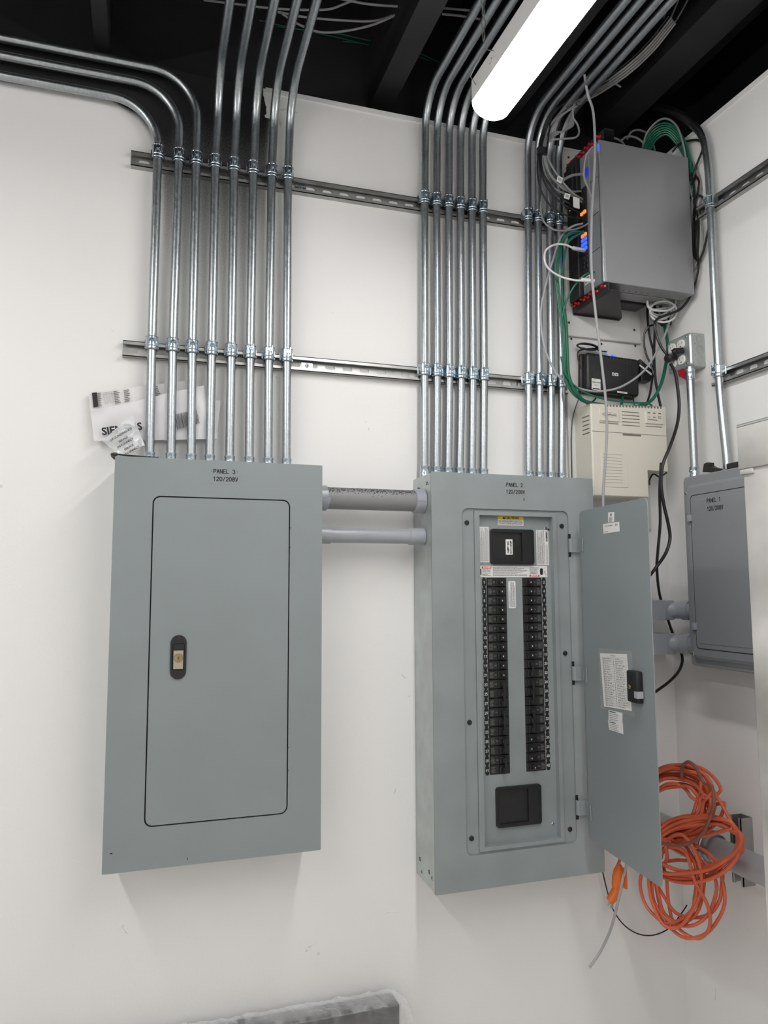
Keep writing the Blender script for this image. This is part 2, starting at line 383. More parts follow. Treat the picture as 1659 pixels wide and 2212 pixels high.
# ceiling joists
def joist(x0, x1, zb, lab, flange=False, z1=3.75):
    g = MB().mat('joist_black').box(x0, x1, -6.0, .10, zb, z1)
    if flange: g.box(x0-.03, x1+.03, -6.0, .10, zb, zb+.012)
    tag(g.build('ceiling_joist'), lab, 'joist')
joist(.068, .106, 3.0, 'narrow black ceiling joist above the three conduits that bend left')
joist(.868, .938, 3.04, 'black ceiling joist between the left conduits and the middle conduits')
joist(1.20, 1.345, 3.06, 'wide black ceiling beam just right of the glowing lamp', z1=3.5)
joist(1.655, 1.77, 3.10, 'black ceiling joist above the network rack, second from the right wall')
joist(-.74, -.70, 3.0, 'black ceiling joist out of the picture to the left')
g = MB().mat('joist_black').box(1.86, 2.12, -.62, -.56, 3.06, 3.14); g.box(1.87, 1.90, -6, -.05, 3.2, 3.4)
tag(g.build('ceiling_bracing'), 'dark bracing under the ceiling above the right wall', 'bracing')
# drywall joint in the corner, backboards
def backboard(x0, x1, z0, z1, lab, screws):
    t = thing('backboard', lab, 'board', ((x0+x1)/2, 0, z0))
    g = MB().mat('board_paint'); g.F = BACK; g.rbox(x0, x1, z0, z1, 0, .013, .002, 1); g.build('board', t)
    for px, py in screws:
        p = P(px, py, y=-.013); g = MB(); g.F = BACK; g.mat('screw_rust').prism(circ(p.x, p.z, .0042, 12), .013, .0145, ch=.001); g.mat('gap_dark').prism(circ(p.x, p.z, .0018, 8), .0145, .0147); g.build('screw', t)
backboard(1.492, 1.770, 2.332, 2.958, 'white painted plywood board behind the network rack, upper of two', [(1228, 340), (1229, 697), (1340, 688), (1370, 713), (1280, 683)])
backboard(1.487, 1.782, 1.72, 2.326, 'white painted plywood board behind the black modem and beige box, lower of two', [(1234, 732), (1372, 747), (1299, 743)])

# ------------------------------------------------------------------ strut channels
def strut(F, a0, a1, b, lab, loc, marks=()):
    t = thing('strut_channel', lab, 'strut', loc)
    h, d, tk = .0205, .0206, .002
    g = MB().mat('strut'); g.F = F
    g.box(a0, a1, b+h-tk, b+h, 0, d); g.box(a0, a1, b-h, b-h+tk, 0, d)
    for s_ in (1, -1):   # lips turned in and back
        y0 = b+s_*h; y1 = b+s_*(h-.0095)
        g.box(a0, a1, min(y0, y1), max(y0, y1), d-tk, d); g.box(a0, a1, min(y1, y1+s_*tk), max(y1, y1+s_*tk), d-.006, d-tk)
    g.build('channel', t)
    g = MB().mat('strut'); g.F = F; pitch = .0508; n = int((a1-a0)/pitch); e = (a1-a0-n*pitch)/2
    hh = h-tk
    if e > .001: g.box(a0, a0+e, b-hh, b+hh, .001, .003); g.box(a1-e, a1, b-hh, b+hh, .001, .003)
    for i in range(n):
        c = a0+e+(i+.5)*pitch
        inner = rr(c-.0143, c+.0143, b-.0071, b+.0071, .0070, 4); outer = []
        for x, y in inner:
            dx, dy = x-c, y-b; k = min(pitch/2/max(abs(dx), 1e-6), hh/max(abs(dy), 1e-6)); outer.append((c+dx*k, b+dy*k))
        for sx in (1, -1):
            for sy in (1, -1):
                k = min(range(len(outer)), key=lambda q: (outer[q][0]-c-sx*pitch/2)**2+(outer[q][1]-b-sy*hh)**2); outer[k] = (c+sx*pitch/2, b+sy*hh)
        g.ring(outer, inner, .0002, .0022)
    g.build('slotted_back', t)
    for am in marks:
        g = MB(); g.F = F; g.mat('zinc').prism(rr(am-.016, am+.016, b-.012, b+.012, .006), .003, .006); g.screw(am, b, .006, .006, 'strut', .003); g.build('anchor_bolt', t)
    return t
strut(BACK, .171, 1.508, 2.6835, 'long steel strut channel across the back wall, upper of two', (.83, 0, 2.65), (.633,))
strut(BACK, .165, 1.484, 2.1615, 'long steel strut channel across the back wall, lower of two', (.83, 0, 2.13), (.655,))
strut(RIGHT, .212, 1.6, 2.6865, 'steel strut channel on the right wall, upper of two', (XR, -.9, 2.65))
strut(RIGHT, .247, 1.6, 2.153, 'steel strut channel on the right wall, lower of two', (XR, -.9, 2.12))

# ------------------------------------------------------------------ conduits
RC = .0117; YC = .0327; KY = 1.0141; KR = 1.0175
kx = lambda x: .2307+(x-.2307)*KY
kz = lambda z: 1.5426+(z-1.5426)*KY
proto = {}
def strap_meshes():
    g = MB().mat('zinc'); n = 14
    # band: half wrap of the conduit plus legs back to the channel; local frame a=x, b=z, c=out, conduit centre at c=0
    g.F = Fr((0, 0, 0), (1, 0, 0), (0, 0, 1), (0, -1, 0)); ro, ri = .0150, .0121; h = .0165
    prof_o = [(-ro-.001, -.013)]+[(-ro*math.cos(math.pi*i/n), ro*math.sin(math.pi*i/n)) for i in range(n+1)]+[(ro+.001, -.013)]
    prof_i = [(-ri, -.013)]+[(-ri*math.cos(math.pi*i/n), ri*math.sin(math.pi*i/n)) for i in range(n+1)]+[(ri, -.013)]
    m_ = len(prof_o)
    vs = [(x, -h, c) for x, c in prof_o]+[(x, h, c) for x, c in prof_o]+[(x, -h, c) for x, c in prof_i]+[(x, h, c) for x, c in prof_i]
    fs = []
    for i in range(m_-1): fs += [(i, i+1, m_+i+1, m_+i), (2*m_+i, 3*m_+i, 3*m_+i+1, 2*m_+i+1), (i, 2*m_+i, 2*m_+i+1, i+1), (m_+i, m_+i+1, 3*m_+i+1, 3*m_+i)]
    g.add(vs, fs)
    g.box(-ro-.003, -ro+.001, -.010, .012, -.0135, -.011); g.box(ro-.001, ro+.003, -.010, .012, -.0135, -.011)
    for zz in (-h, -h+.008, h):   # rolled ribs
        g.tube([g.F(-(ro)*math.cos(math.pi*i/12), zz, ro*math.sin(math.pi*i/12)) for i in range(13)], .0016 if zz != h else .0012, 6)
    g.F = Fr((0, 0, 0), (1, 0, 0), (0, 0, 1), (0, -1, 0))
    g.box(-.0075, -.0055, -.004, h+.003, .010, .019); g.box(.0055, .0075, -.004, h+.003, .010, .019)   # pinched ears
    st = g
    b_ = MB().mat('zinc'); b_.F = st.F
    b_.prism([(x, y+.007) for x, y in circ(0, 0, .0058, 6)], .0125, .0185); b_.prism(circ(0, .007, .0045, 12), .0185, .0200)
    b_.mat('gap_dark').box(-.0035, .0035, .0065, .0075, .0200, .0202)
    return st, b_
sg, bg_ = strap_meshes()
def mesh_of(g, name):
    tmp = bpy.data.objects.new('tmp_root', None); ROOT['tmp_root'] = V((0, 0, 0)); COL.objects.link(tmp)
    o = g.build(name, tmp); me = o.data; bpy.data.objects.remove(o); bpy.data.objects.remove(tmp); return me
ME_STRAP = mesh_of(sg, 'strap'); ME_BOLT = mesh_of(bg_, 'bolt')
g = MB().mat('zinc'); g.lathe((0, 0, 0), (0, 0, 1), [(0, .0150), (.003, .0150), (.0035, .0142), (.010, .0142), (.011, .0138), (.026, .0138), (.028, .0145), (.032, .0145), (.033, .0122)], 20)
g.F = BACK; g.cyl((0, .019, .012), (0, .019, .0175), .0036, 10); g.mat('gap_dark').box(-.0028, .0028, .0185, .0195, .0175, .0177)
ME_CONN = mesh_of(g, 'connector')
def link_part(name, me, parent, pos, rotz=0., tilt=None):
    o = bpy.data.objects.new(name, me); COL.objects.link(o); o.parent = parent; o.location = V(pos)-ROOT[parent.name]; o.rotation_euler = (0, 0, rotz); ROOT[o.name] = V(pos); return o
def put_strap(t, pos, rotz=0):
    s_ = link_part('strap', ME_STRAP, t, pos, rotz)
    b2 = bpy.data.objects.new('bolt', ME_BOLT); COL.objects.link(b2); b2.parent = s_
def conduit(path, lab, straps, conn, group, r=RC, smooth=True):
    t = thing('steel_conduit', lab, 'conduit', path[0], group)
    MB().mat('emt').tube(path, r, 20).build('tube', t)
    for p in straps: put_strap(t, p)
    if conn is not None: link_part('connector', ME_CONN, t, conn)
    return t
ZB3, ZS1, ZS2 = 1.855, kz(2.686), kz(2.167)
xs3 = [(.239, .237, .239), (.291, .289, .293), (.341, .338, .338), (.388, .388, .388), (.439, .439, .438), (.490, .489, .490), (.540, .539, .541), (.589, .588, .586)]
ordn = ['first', 'second', 'third', 'fourth', 'fifth', 'sixth', 'seventh', 'eighth']
xs3 = [tuple(kx(q) for q in t_) for t_ in xs3]
bends = {
 0: [(345, 314), (338, 287), (314, 249), (287, 219), (257, 203), (228, 194), (169, 181), (84, 171), (0, 162)],
 1: [(387, 304), (382, 262), (363, 228), (338, 194), (312, 174), (278, 163), (203, 149), (105, 133), (0, 119)],
 2: [(424, 312), (423, 253), (416, 219), (392, 181), (359, 154), (325, 140), (291, 131), (177, 112), (84, 95), (0, 82)]}
for i, (xb, xm, xt) in enumerate(xs3):
    y = -YC
    low = [V((xb, y, ZB3-.012)), V((xb, y, 1.9)), V((xm, y, ZS2)), V((xt, y, ZS1))]
    straps = [V((xm, y, ZS2)), V((xt, y, ZS1))]
    if i < 3:
        zl = kz((2.821, 2.874, 2.921)[i]); R = .122; up = []
        for k in range(13):
            a = math.pi/2*k/12; up.append(V((xt-R*(1-math.cos(a)), y, zl-R+R*math.sin(a))))
        up += [V((xt-R-.5, y, zl)), V((-2.9, y, zl))]
        path = catmull(low[:3], 4)+[low[3]]+up
        lab = 'first steel conduit from the left above Panel 3, bending left lowest of three'
        if i == 1: lab = 'second steel conduit from the left above Panel 3, bending left between two others'
        if i == 2: lab = 'third steel conduit from the left above Panel 3, bending left highest of three'
    else:
        zh, R = 2.946, .13; up = []
        z0 = zh-R; xt2 = xt+.004
        for k in range(11):
            a = math.pi/2*k/10*.97; up.append(V((xt2, y-R*(1-math.cos(a)), z0+R*math.sin(a))))
        up += [V((xt2, -1.0, zh+.04)), V((xt2, -5.0, zh+.25))]
        path = catmull([low[0], low[1], low[2], low[3]], 4)+up
        lab = f'{ordn[i]} steel conduit from the left above Panel 3, bending forward under the ceiling'
        if i == 7: lab = 'rightmost of the eight steel conduits rising from Panel 3'
    conduit(path, lab, straps, V((xb, y, ZB3+.001)), 'steel conduits rising from Panel 3')
def straight_group(xs, zh, R, labs, zbot, group):
    for (xb, xm, xt), lab in zip(xs, labs):
        xb, xm, xt = kx(xb), kx(xm), kx(xt); y = -YC; up = []
        for k in range(11):
            a = math.pi/2*k/10*.985; up.append(V((xt+.004, y-R*(1-math.cos(a)), zh-R+R*math.sin(a))))
        up += [V((xt+.004, -1.0, zh+.006)), V((xt+.004, -5.0, zh+.018))]
        path = catmull([V((xb, y, zbot-.012)), V((xb, y, zbot+.04)), V((xm, y, ZS2)), V((xt, y, ZS1))], 4)+up
        conduit(path, lab, [V((xm, y, ZS2-.004)), V((xt, y, ZS1-.004))], V((xb, y, zbot+.001)), group)
xs2 = [(.985, .988, .993), (1.022, 1.027, 1.031), (1.058, 1.065, 1.070), (1.094, 1.103, 1.108), (1.133, 1.140, 1.146), (1.169, 1.176, 1.182)]
straight_group(xs2, 3.018, .115, [f'{s_} of the six conduits rising from the left half of Panel 2' for s_ in ('leftmost', 'second from the left', 'third from the left', 'fourth from the left', 'fifth from the left', 'rightmost')], 1.853, 'six steel conduits rising from Panel 2')
xs1 = [(1.317, 1.324, 1.335), (1.354, 1.361, 1.370), (1.392, 1.401, 1.411), (1.429, 1.438, 1.444)]
straight_group(xs1, 3.012, .12, [f'{s_} of the four steel conduits rising beside the network rack' for s_ in ('leftmost', 'second from the left', 'third from the left', 'rightmost')], 1.853, 'four steel conduits beside the rack')
# right wall conduits
xr = XR-YC
kr = lambda y, z: V((xr, -2.0217+(y+2.0217)*KR, 1.5426+(z-1.5426)*KR))
pth = [V((xr, -.307, 1.845)), kr(-.335, 1.9), kr(-.321, 2.16), kr(-.322, 2.66), kr(-.318, 2.80), kr(-.303, 2.88), kr(-.262, 2.945), kr(-.19, 3.03), kr(-.09, 3.12), kr(.0, 3.22)]
t = thing('steel_conduit', 'tall steel conduit on the right wall, its top bending back under the ceiling', 'conduit', pth[0])
MB().mat('emt').tube(catmull(pth, 6), RC, 20).build('tube', t)
put_strap(t, kr(-.321, 2.664), -math.pi/2); put_strap(t, kr(-.321, 2.155), -math.pi/2)
xr = XR-.060
t = thing('steel_conduit', 'short steel conduit between the outlet box and Panel 1', 'conduit', (xr, -.204, 1.845))
MB().mat('emt').tube([V((xr, -.2045, 1.845)), V((xr, -.2045, 2.2))], RC, 20).build('tube', t)
link_part('connector', ME_CONN, t, V((xr, -.2045, 1.862)), -math.pi/2)
o = link_part('connector', ME_CONN, t, V((xr, -.2045, 2.192)), math.pi/2); o.rotation_euler = (math.pi, 0, 0)

# ------------------------------------------------------------------ Panel 3 (closed)
D = .146
def lettering(F, rows, parent, c, size, sx=1.0, space=None):
    g = MB().mat('black_print'); g.F = F
    for txt, a, b, w in rows:
        k = w/((len(txt)*.78-.22)*size); n0 = len(g.v); g.stroke(txt, size, 0, 0, 0, wt=.19)
        for i in range(n0, len(g.v)):
            q = g.v[i]-F.o; g.v[i] = F(a+q.dot(F.u)*k, b+q.dot(F.v), c+q.dot(F.n))
    return g.build('lettering', parent)
t = thing('electrical_panel', 'closed grey electrical panel lettered PANEL 3 with a black and brass latch', 'electrical panel', (.414, 0, .894))
g = MB().mat('galvanised'); g.F = BACK; g.rbox(.165, .662, .90, 1.852, .0005, .140, .003, 1)
for b_ in (.93, .96, 1.80, 1.825): g.F = Fr((.165, 0, 0), (0, 1, 0), (0, 0, 1), (-1, 0, 0)); g.screw(-.125, b_, 0, .006)
g.build('back_box', t)
outer = rr(.160, .668, .894, 1.856, .003, 4); hole = rr(.2485, .5845, .988, 1.763, .018, 4); dp = rr(.2515, .5815, .991, 1.760, .016, 4)
g = MB().mat('panel_grey'); g.F = BACK; g.ring(outer, hole, .1405, D); g.mat('gap_dark').box(.24, .59, .98, 1.77, .1402, .1412)
g.mat('gap_dark').box(.5842, .5856, 1.09, 1.093, .1462, .1464).box(.5842, .5856, 1.145, 1.148, .1462, .1464).box(.5842, .5856, 1.64, 1.643, .1462, .1464).box(.5842, .5856, 1.69, 1.693, .1462, .1464)
g.build('cover', t)
g = MB().mat('panel_grey'); g.F = BACK; g.prism(dp, .1415, D+.0003, ch=.0008); dr = g.build('door', t)
g = MB(); g.F = BACK; g.mat('black_plastic').ring(rr(.2985, .3355, 1.324, 1.428, .0184, 8), rr(.303, .331, 1.345, 1.408, .003, 8), D, D+.004)
g.mat('gap_dark').box(.302, .332, 1.343, 1.41, D+.0004, D+.0008)
g.mat('black_plastic').box(.304, .330, 1.393, 1.407, D+.0008, D+.002)
g.mat('nickel').rbox(.305, .329, 1.347, 1.392, D+.0008, D+.004, .001, 1); g.mat('gap_dark').ring(circ(.317, 1.374, .0105, 24), circ(.317, 1.374, .0098, 24), D+.004, D+.0042)
g.mat('brass').prism(circ(.317, 1.374, .0088, 24), D+.004, D+.0055, ch=.001); g.prism(rr(.3150, .3190, 1.364, 1.384, .0015, 3), D+.0055, D+.0075, ch=.0006)
g.mat('gap_dark').box(.3163, .3177, 1.3705, 1.3775, D+.0075, D+.0077)
g.build('latch', dr)
g = MB().mat('panel_grey'); g.F = BACK; g.prism(rr(.378, .458, 1.797, 1.841, .002), D, D+.0003); g.build('name_tape', t, label='clear tape behind the lettering')
lettering(BACK, [('·PANEL 3·', .418, 1.829, .068), ('120/208V', .421, 1.810, .060)], t, D+.0006, .0098)
g = MB().mat('gap_dark'); g.F = BACK; g.prism(rr(.176, .182, .937, .94, .001), D, D+.0002)
g.box(.3475, .3492, .9065, .9105, D, D+.0002); g.build('scuff', t)
# black glove like scrap on top-left corner
pts = [V((.158, -.10, 1.858)), V((.153, -.128, 1.861)), V((.160, -.140, 1.8605)), V((.18, -.141, 1.8595)), V((.22, -.139, 1.858)), V((.26, -.135, 1.8575))]
g = MB().mat('black_plastic').tube(catmull(pts, 5), [.0045]*12+[.0022]*14, 8); tag(g.build('rubber_strip'), 'thin black rubber strip lying on the top left corner of Panel 3', 'strip')

# ------------------------------------------------------------------ Panel 2 (open)
X0, X1, Z0, Z1 = .971, 1.479, .748, 1.854
t = thing('electrical_panel', 'open grey electrical panel lettered PANEL 2 with two rows of black breakers', 'electrical panel', (1.225, 0, Z0)); P2 = t
g = MB().mat('galvanised'); g.F = BACK
g.ring(rr(X0+.002, X1-.002, Z0+.004, Z1-.002, .004, 3), rr(X0+.006, X1-.006, Z0+.008, Z1-.006, .004, 3), .001, .1425); g.box(X0+.004, X1-.004, Z0+.006, Z1-.004, .001, .003)
g.F = Fr((X0+.002, 0, 0), (0, 1, 0), (0, 0, 1), (-1, 0, 0))
for a, b_ in ((-.120, 1.826), (-.055, 1.818), (-.120, .782), (-.045, .772)): g.screw(a, b_, 0, .0062)
g.mat('gap_dark')
for a, b_ in ((-.107, 1.826), (-.040, 1.818), (-.098, .790), (-.03, .80)): g.ring(rr(a-.0045, a+.0045, b_-.0045, b_+.0045, .0005, 1), rr(a-.0025, a+.0025, b_-.0025, b_+.0025, .0003, 1), 0, .0004)
g.build('back_box', t)
g = MB().mat('panel_grey_dusty'); g.F = BACK
ox = rr(X0, X1, Z0, Z1, .003, 4); hx = rr(1.060, 1.394, .835, 1.756, .018, 4)
g.ring(ox, hx, .1415, D)
g.mat('gap_dark').box(1.2515, 1.2535, 1.782, 1.790, D, D+.0002)
for zc in (1.657, 1.296, .930): g.mat('gap_dark').box(1.3915, 1.400, zc-.033, zc+.033, D, D+.0003)
g.build('cover', t)
# recessed trim ring and its black screws
g = MB().mat('panel_grey_dusty'); g.F = BACK
h_in = rr(1.114, 1.3435, .852, 1.738, .001, 4)
g.ring(rr(1.056, 1.398, .831, 1.760, .016, 4), rr(1.098, 1.3555, .841, 1.750, .001, 4), .138, .1405)
# raised bent frame round the opening
fo = rr(1.0985, 1.355, .8415, 1.7495, .001, 4)
g.ring(fo, h_in, .1395, .1445); g.ring(rr(1.1125, 1.345, .8505, 1.7395, .001, 4), h_in, .1262, .1394)
g.build('inner_trim', t, flat=True)
for a, b_ in ((1.077, 1.716), (1.374, 1.713), (1.374, 1.352), (1.076, 1.178), (1.374, .872), (1.077, .878)):
    g = MB(); g.F = BACK; g.mat('black_plastic').prism(circ(a, b_, .0066, 18), .1405, .1445, ch=.001); g.mat('gap_dark').box(a-.005, a+.005, b_-.0006, b_+.0006, .1445, .1447); g.build('trim_screw', t)
# dead front plate with two slots
DF = .126
ZB0, ZB1 = 1.032, 1.565
g = MB().mat('panel_grey_dusty'); g.F = BACK; cs = DF-.0025
for a0, a1, b0, b1 in ((1.112, 1.141, .85, 1.74), (1.202, 1.252, .85, 1.74), (1.313, 1.346, .85, 1.74), (1.141, 1.202, .85, ZB0), (1.141, 1.202, ZB1, 1.74), (1.252, 1.313, .85, ZB0), (1.252, 1.313, ZB1, 1.74)):
    g.box(a0, a1, b0, b1, cs, DF)
g.screw(1.3315, 1.706, DF, .0048); g.screw(1.1185, 1.712, DF, .0048); g.screw(1.330, .886, DF, .0048); g.screw(1.1185, .877, DF, .0048)
g.mat('gap_dark').box(1.141, 1.202, ZB0, ZB1, .085, .09).box(1.252, 1.313, ZB0, ZB1, .085, .09).prism(circ(1.3405, 1.703, .0035, 10), DF, DF+.0003)
g.build('dead_front', t)
# number strips
for a, nums in ((1.1335, range(1, 42, 2)), (1.3205, range(2, 43, 2))):
    g = MB().mat('black_print'); g.F = BACK; pt = (ZB1-ZB0)/21
    for i, nn in enumerate(nums):
        zc = ZB1-(i+.5)*pt; g.prism(rr(a-.0062, a+.0062, zc-pt*.42, zc+pt*.42, .003, 3), DF, DF+.0005); g.box(a-.004, a+.004, zc-pt*.52, zc+pt*.52, DF, DF+.0004)
    g.mat('white_print')
    for i, nn in enumerate(nums): g.stroke(str(nn), .0066, a, ZB1-(i+.5)*pt, DF+.0008, adv=.74, wt=.18)
    g.build('number_strip', t)
# breakers
pt = (ZB1-ZB0)/21
def breaker(side, k, n, tied):
    a0, a1 = (1.1425, 1.2005) if side == 'L' else (1.2535, 1.3115)
    zt = ZB1-k*pt; zb = zt-n*pt
    g = MB(); g.F = BACK; s_ = 1 if side == 'L' else -1; ac = lambda u: a0+u*(a1-a0) if side == 'L' else a1-u*(a1-a0)
    rnd = random.Random(k*3+(side == 'L'))
    for j in range(n):
        z1 = zt-j*pt-.0006; z0 = z1-pt+.0012
        g.mat('breaker_black').rbox(a0, a1, z0, z1, .09, .1275, .0012, 1)
        hA, hB = sorted((ac(.50), ac(.82)))
        g.rbox(hA-.003, hB+.003, z0+.0035, z1-.0035, .126, .1325, .001, 1)
        g.mat('breaker_pit').box(hA, hB, z0+.0055, z1-.0055, .1325, .1329)
        la, lb = sorted((ac(.05), ac(.24)))
        g.mat('faint_print').lines(la, lb, z0+.004, z1-.004, .1277, 5, fill=.5, seed=k*7+j)
        if not tied or j == 0:
            la, lb = sorted((ac(.30), ac(.43))); g.lines(la, lb, (z0+z1)/2-.0025, (z0+z1)/2+.0025, .1277, 2, seed=k)
    o = g.build('circuit_breaker', t)
    for j in range(n):
        z1 = zt-j*pt-.0006; z0 = z1-pt+.0012; zc = (z0+z1)/2
        off = .58 if not (side == 'R' and k in (17, 18, 19)) else .74
        hA, hB = sorted((ac(off), ac(off+.20)))
        h = MB(); h.F = BACK; h.mat('black_plastic').rbox(hA, hB, zc-.0055, zc+.0055, .130, .1405, .001, 1)
        h.mat('white_print').box((hA+hB)/2-.0012, (hA+hB)/2+.0008, zc-.0018, zc+.0018, .1405, .1407)
        h.build('handle', o)
    if tied:
        hA, hB = sorted((ac(.62), ac(.74))); h = MB(); h.F = BACK; h.mat('black_plastic').rbox(hA, hB, zb+.006, zt-.006, .1395, .1435, .001, 1); h.build('handle_tie', o)
for side, lst in (('L', [1]*11+[3, 3, 2, 2]), ('R', [1]*9+[2, 3, 3, 1, 1, 1, 1])):
    k = 0
    for n in lst: breaker(side, k, n, n > 1); k += n
# main lug cover and lower blank
def blank(a0, a1, b0, b1, win, lab, text=False):
    g = MB(); g.F = BACK
    g.mat('black_plastic').ring(rr(a0, a1, b0, b1, .008, 4), rr(*win, .002, 4), DF, .1345); g.box(win[0]-.001, win[1]+.001, win[2]-.001, win[3]+.001, DF, .1285)
    g.ring(rr(a0+.004, a1-.004, b0+.004, b1-.004, .006, 4), rr(a0+.006, a1-.006, b0+.006, b1-.006, .005, 4), .1345, .1355)
    o = g.build('blank_cover', t)
    if text:
        h = MB(); h.F = BACK; h.mat('sticker').prism(rr(1.201, 1.2225, 1.6295, 1.673, .0015), .1287, .1290); h.mat('black_print').text('MAIN LUG', .0078, 1.2165, 1.651, .1294, ang=-math.pi/2, bold=.0002).text('250 AMPS', .0078, 1.2075, 1.651, .1294, ang=-math.pi/2, bold=.0002); h.build('label', o)
blank(1.153, 1.288, 1.602, 1.7015, (1.162, 1.250, 1.610, 1.692), '', True)
blank(1.156, 1.292, .893, .9985, (1.164, 1.252, .902, .990), '')
# stickers on the dead front
def sticker(parent, F, a0, a1, b0, b1, c, fn=None, m='sticker', r=.0015, name='label'):
    g = MB(); g.F = F; g.mat(m).prism(rr(a0, a1, b0, b1, r, 3), c, c+.0003)
    if fn: fn(g, c+.0006)
    return g.build(name, parent)
def caution(g, c):
    g.mat('yellow_sticker').prism(rr(1.179, 1.260, 1.7285, 1.738, .001, 2), c-.0004, c-.0001)
    g.mat('black_print').text('▲CAUTION', .0092, 1.219, 1.7332, c+.0002, bold=.0003)
    g.lines(1.181, 1.258, 1.7145, 1.7275, c, 5, fill=.5, seed=4)
sticker(t, BACK, 1.179, 1.260, 1.713, 1.738, DF, caution)
sticker(t, BACK, 1.1195, 1.1505, 1.608, 1.707, DF, lambda g, c: g.mat('black_print').lines(1.1215, 1.1485, 1.611, 1.704, c, 14, vert=True, fill=.35, seed=5))
def rating(g, c):
    g.mat('black_print').lines(1.301, 1.326, 1.603, 1.699, c, 8, vert=True, fill=.4, seed=6); g.text('SIEMENS', .0078, 1.333, 1.683, c+.0001, ang=-math.pi/2, bold=.0003); g.lines(1.329, 1.336, 1.603, 1.66, c, 2, vert=True, fill=.3, seed=9)
sticker(t, BACK, 1.2995, 1.3385, 1.601, 1.701, DF, rating)
def danger(g, c):
    g.mat('black_print').box(1.1185, 1.3325, 1.5667, 1.5975, c-.0005, c-.0004)
    g.mat('sticker').prism(rr(1.1195, 1.1560, 1.5680, 1.5965, .001, 2), c-.0003, c-.0001).prism(rr(1.1585, 1.2705, 1.5680, 1.5965, .001, 2), c-.0003, c-.0001).prism(rr(1.2730, 1.3315, 1.5680, 1.5965, .001, 2), c-.0003, c-.0001)
    g.mat('red_sticker').box(1.127, 1.156, 1.5905, 1.5963, c, c+.0001).box(1.275, 1.3065, 1.5683, 1.5735, c, c+.0001)
    g.mat('white_print').text('▲DANGER', .0048, 1.142, 1.5935, c+.0004, bold=.0002).text('▲DANGER', .0048, 1.291, 1.571, c+.0004, ang=math.pi, bold=.0002)
    g.mat('black_print').lines(1.129, 1.154, 1.5695, 1.5895, c, 6, fill=.4, seed=11).lines(1.161, 1.268, 1.5695, 1.595, c, 9, fill=.4, seed=12).lines(1.276, 1.305, 1.5745, 1.595, c, 6, fill=.4, seed=13)
    g.prism(rr(1.309, 1.3185, 1.573, 1.592, .004, 3), c, c+.0003).prism(rr(1.1200, 1.1255, 1.573, 1.590, .002, 3), c, c+.0003)
    g.tube([g.F(1.322, 1.583, c), g.F(1.326, 1.585, c), g.F(1.324, 1.578, c), g.F(1.329, 1.572, c)], .0006, 5)
sticker(t, BACK, 1.1185, 1.3325, 1.5665, 1.5980, DF, danger)
sticker(t, BACK, 1.2080, 1.2305, 1.480, 1.5555, DF, lambda g, c: g.mat('black_print').lines(1.2105, 1.2285, 1.484, 1.552, c, 6, vert=True, fill=.4, seed=8), r=.003)
g = MB().mat('panel_grey_dusty'); g.F = BACK; g.prism(rr(1.183, 1.262, 1.797, 1.838, .002), D, D+.0003); g.build('name_tape', t, label='clear tape behind the lettering')
lettering(BACK, [('.PANEL 2.', 1.2235, 1.826, .066), ('120/208V', 1.226, 1.8065, .058)], t, D+.0006, .0096)
# open door
HP = V((1.4053, -.1846, 0)); FP = V((1.3708, -.5322, 0)); dv = (FP-HP).normalized(); DW = (FP-HP).length
dn = V((-dv.y, dv.x, 0)); dn = dn if dn.x < 0 else -dn
DOOR = Fr(HP, dv, (0, 0, 1), dn)      # a from hinge to free edge, b=z, c towards the camera side
DZ0, DZ1 = .857, 1.752
g = MB().mat('panel_grey'); g.F = DOOR; g.prism(rr(0, DW, DZ0, DZ1, .016, 4), -.0018, 0, ch=.0006)
g.box(.002, .004, DZ0+.02, DZ1-.02, -.004, .0)
door = g.build('door', t)
def dpt(px, py):
    p = PP(px, py, HP, dn); q = p-HP; return q.dot(dv), p.z
for (px0, py0, px1, py1) in ((1222, 1158, 1256, 1197), (1229, 1434, 1266, 1475), (1238, 1724, 1275, 1766)):
    zc = {1158: 1.657, 1434: 1.296, 1724: .930}[py0]; hz = .0195
    g = MB().mat('panel_grey'); e = DOOR(.022, 0, .0015)
    prof = [V((1.398, -.1465, 0)), V((1.399, -.158, 0)), V((1.406, -.168, 0)), V((1.411, -.178, 0)), V((e.x+.001, e.y+.012, 0)), V((e.x, e.y, 0))]
    prof = [V((1.3925, -.147, 0)), V((1.3925, -.152, 0)), V((1.3985, -.1555, 0)), V((1.4185, -.158, 0)), V((1.4195, -.1665, 0)), V((e.x-.001, e.y, 0))]
    for k in range(len(prof)-1):
        a_, b2 = prof[k], prof[k+1]; dd = (b2-a_); nn = V((-dd.y, dd.x, 0)).normalized()*.0012
        g.add([(q.x, q.y, zz) for zz in (zc-hz, zc+hz) for q in (a_+nn, b2+nn, b2-nn, a_-nn)], [(0, 1, 2, 3), (7, 6, 5, 4), (0, 4, 5, 1), (1, 5, 6, 2), (2, 6, 7, 3), (3, 7, 4, 0)])
    g.build('hinge', door)
def dquad(pxs): return [dpt(*p) for p in pxs]
def dsticker(pxs, fn=None, m='sticker', name='label', c=.0004, th=.0003, label=None):
    q = dquad(pxs); g = MB(); g.F = DOOR; g.mat(m).prism(q, c, c+th)
    if fn: fn(g, q, c+th+.0003)
    return g.build(name, door, label=label)
def q2(q, u, v):   # bilinear in quad TL,TR,BR,BL ; u right, v down
    a = [q[0][k]*(1-u)*(1-v)+q[1][k]*u*(1-v)+q[2][k]*u*v+q[3][k]*(1-u)*v for k in (0, 1)]; return a
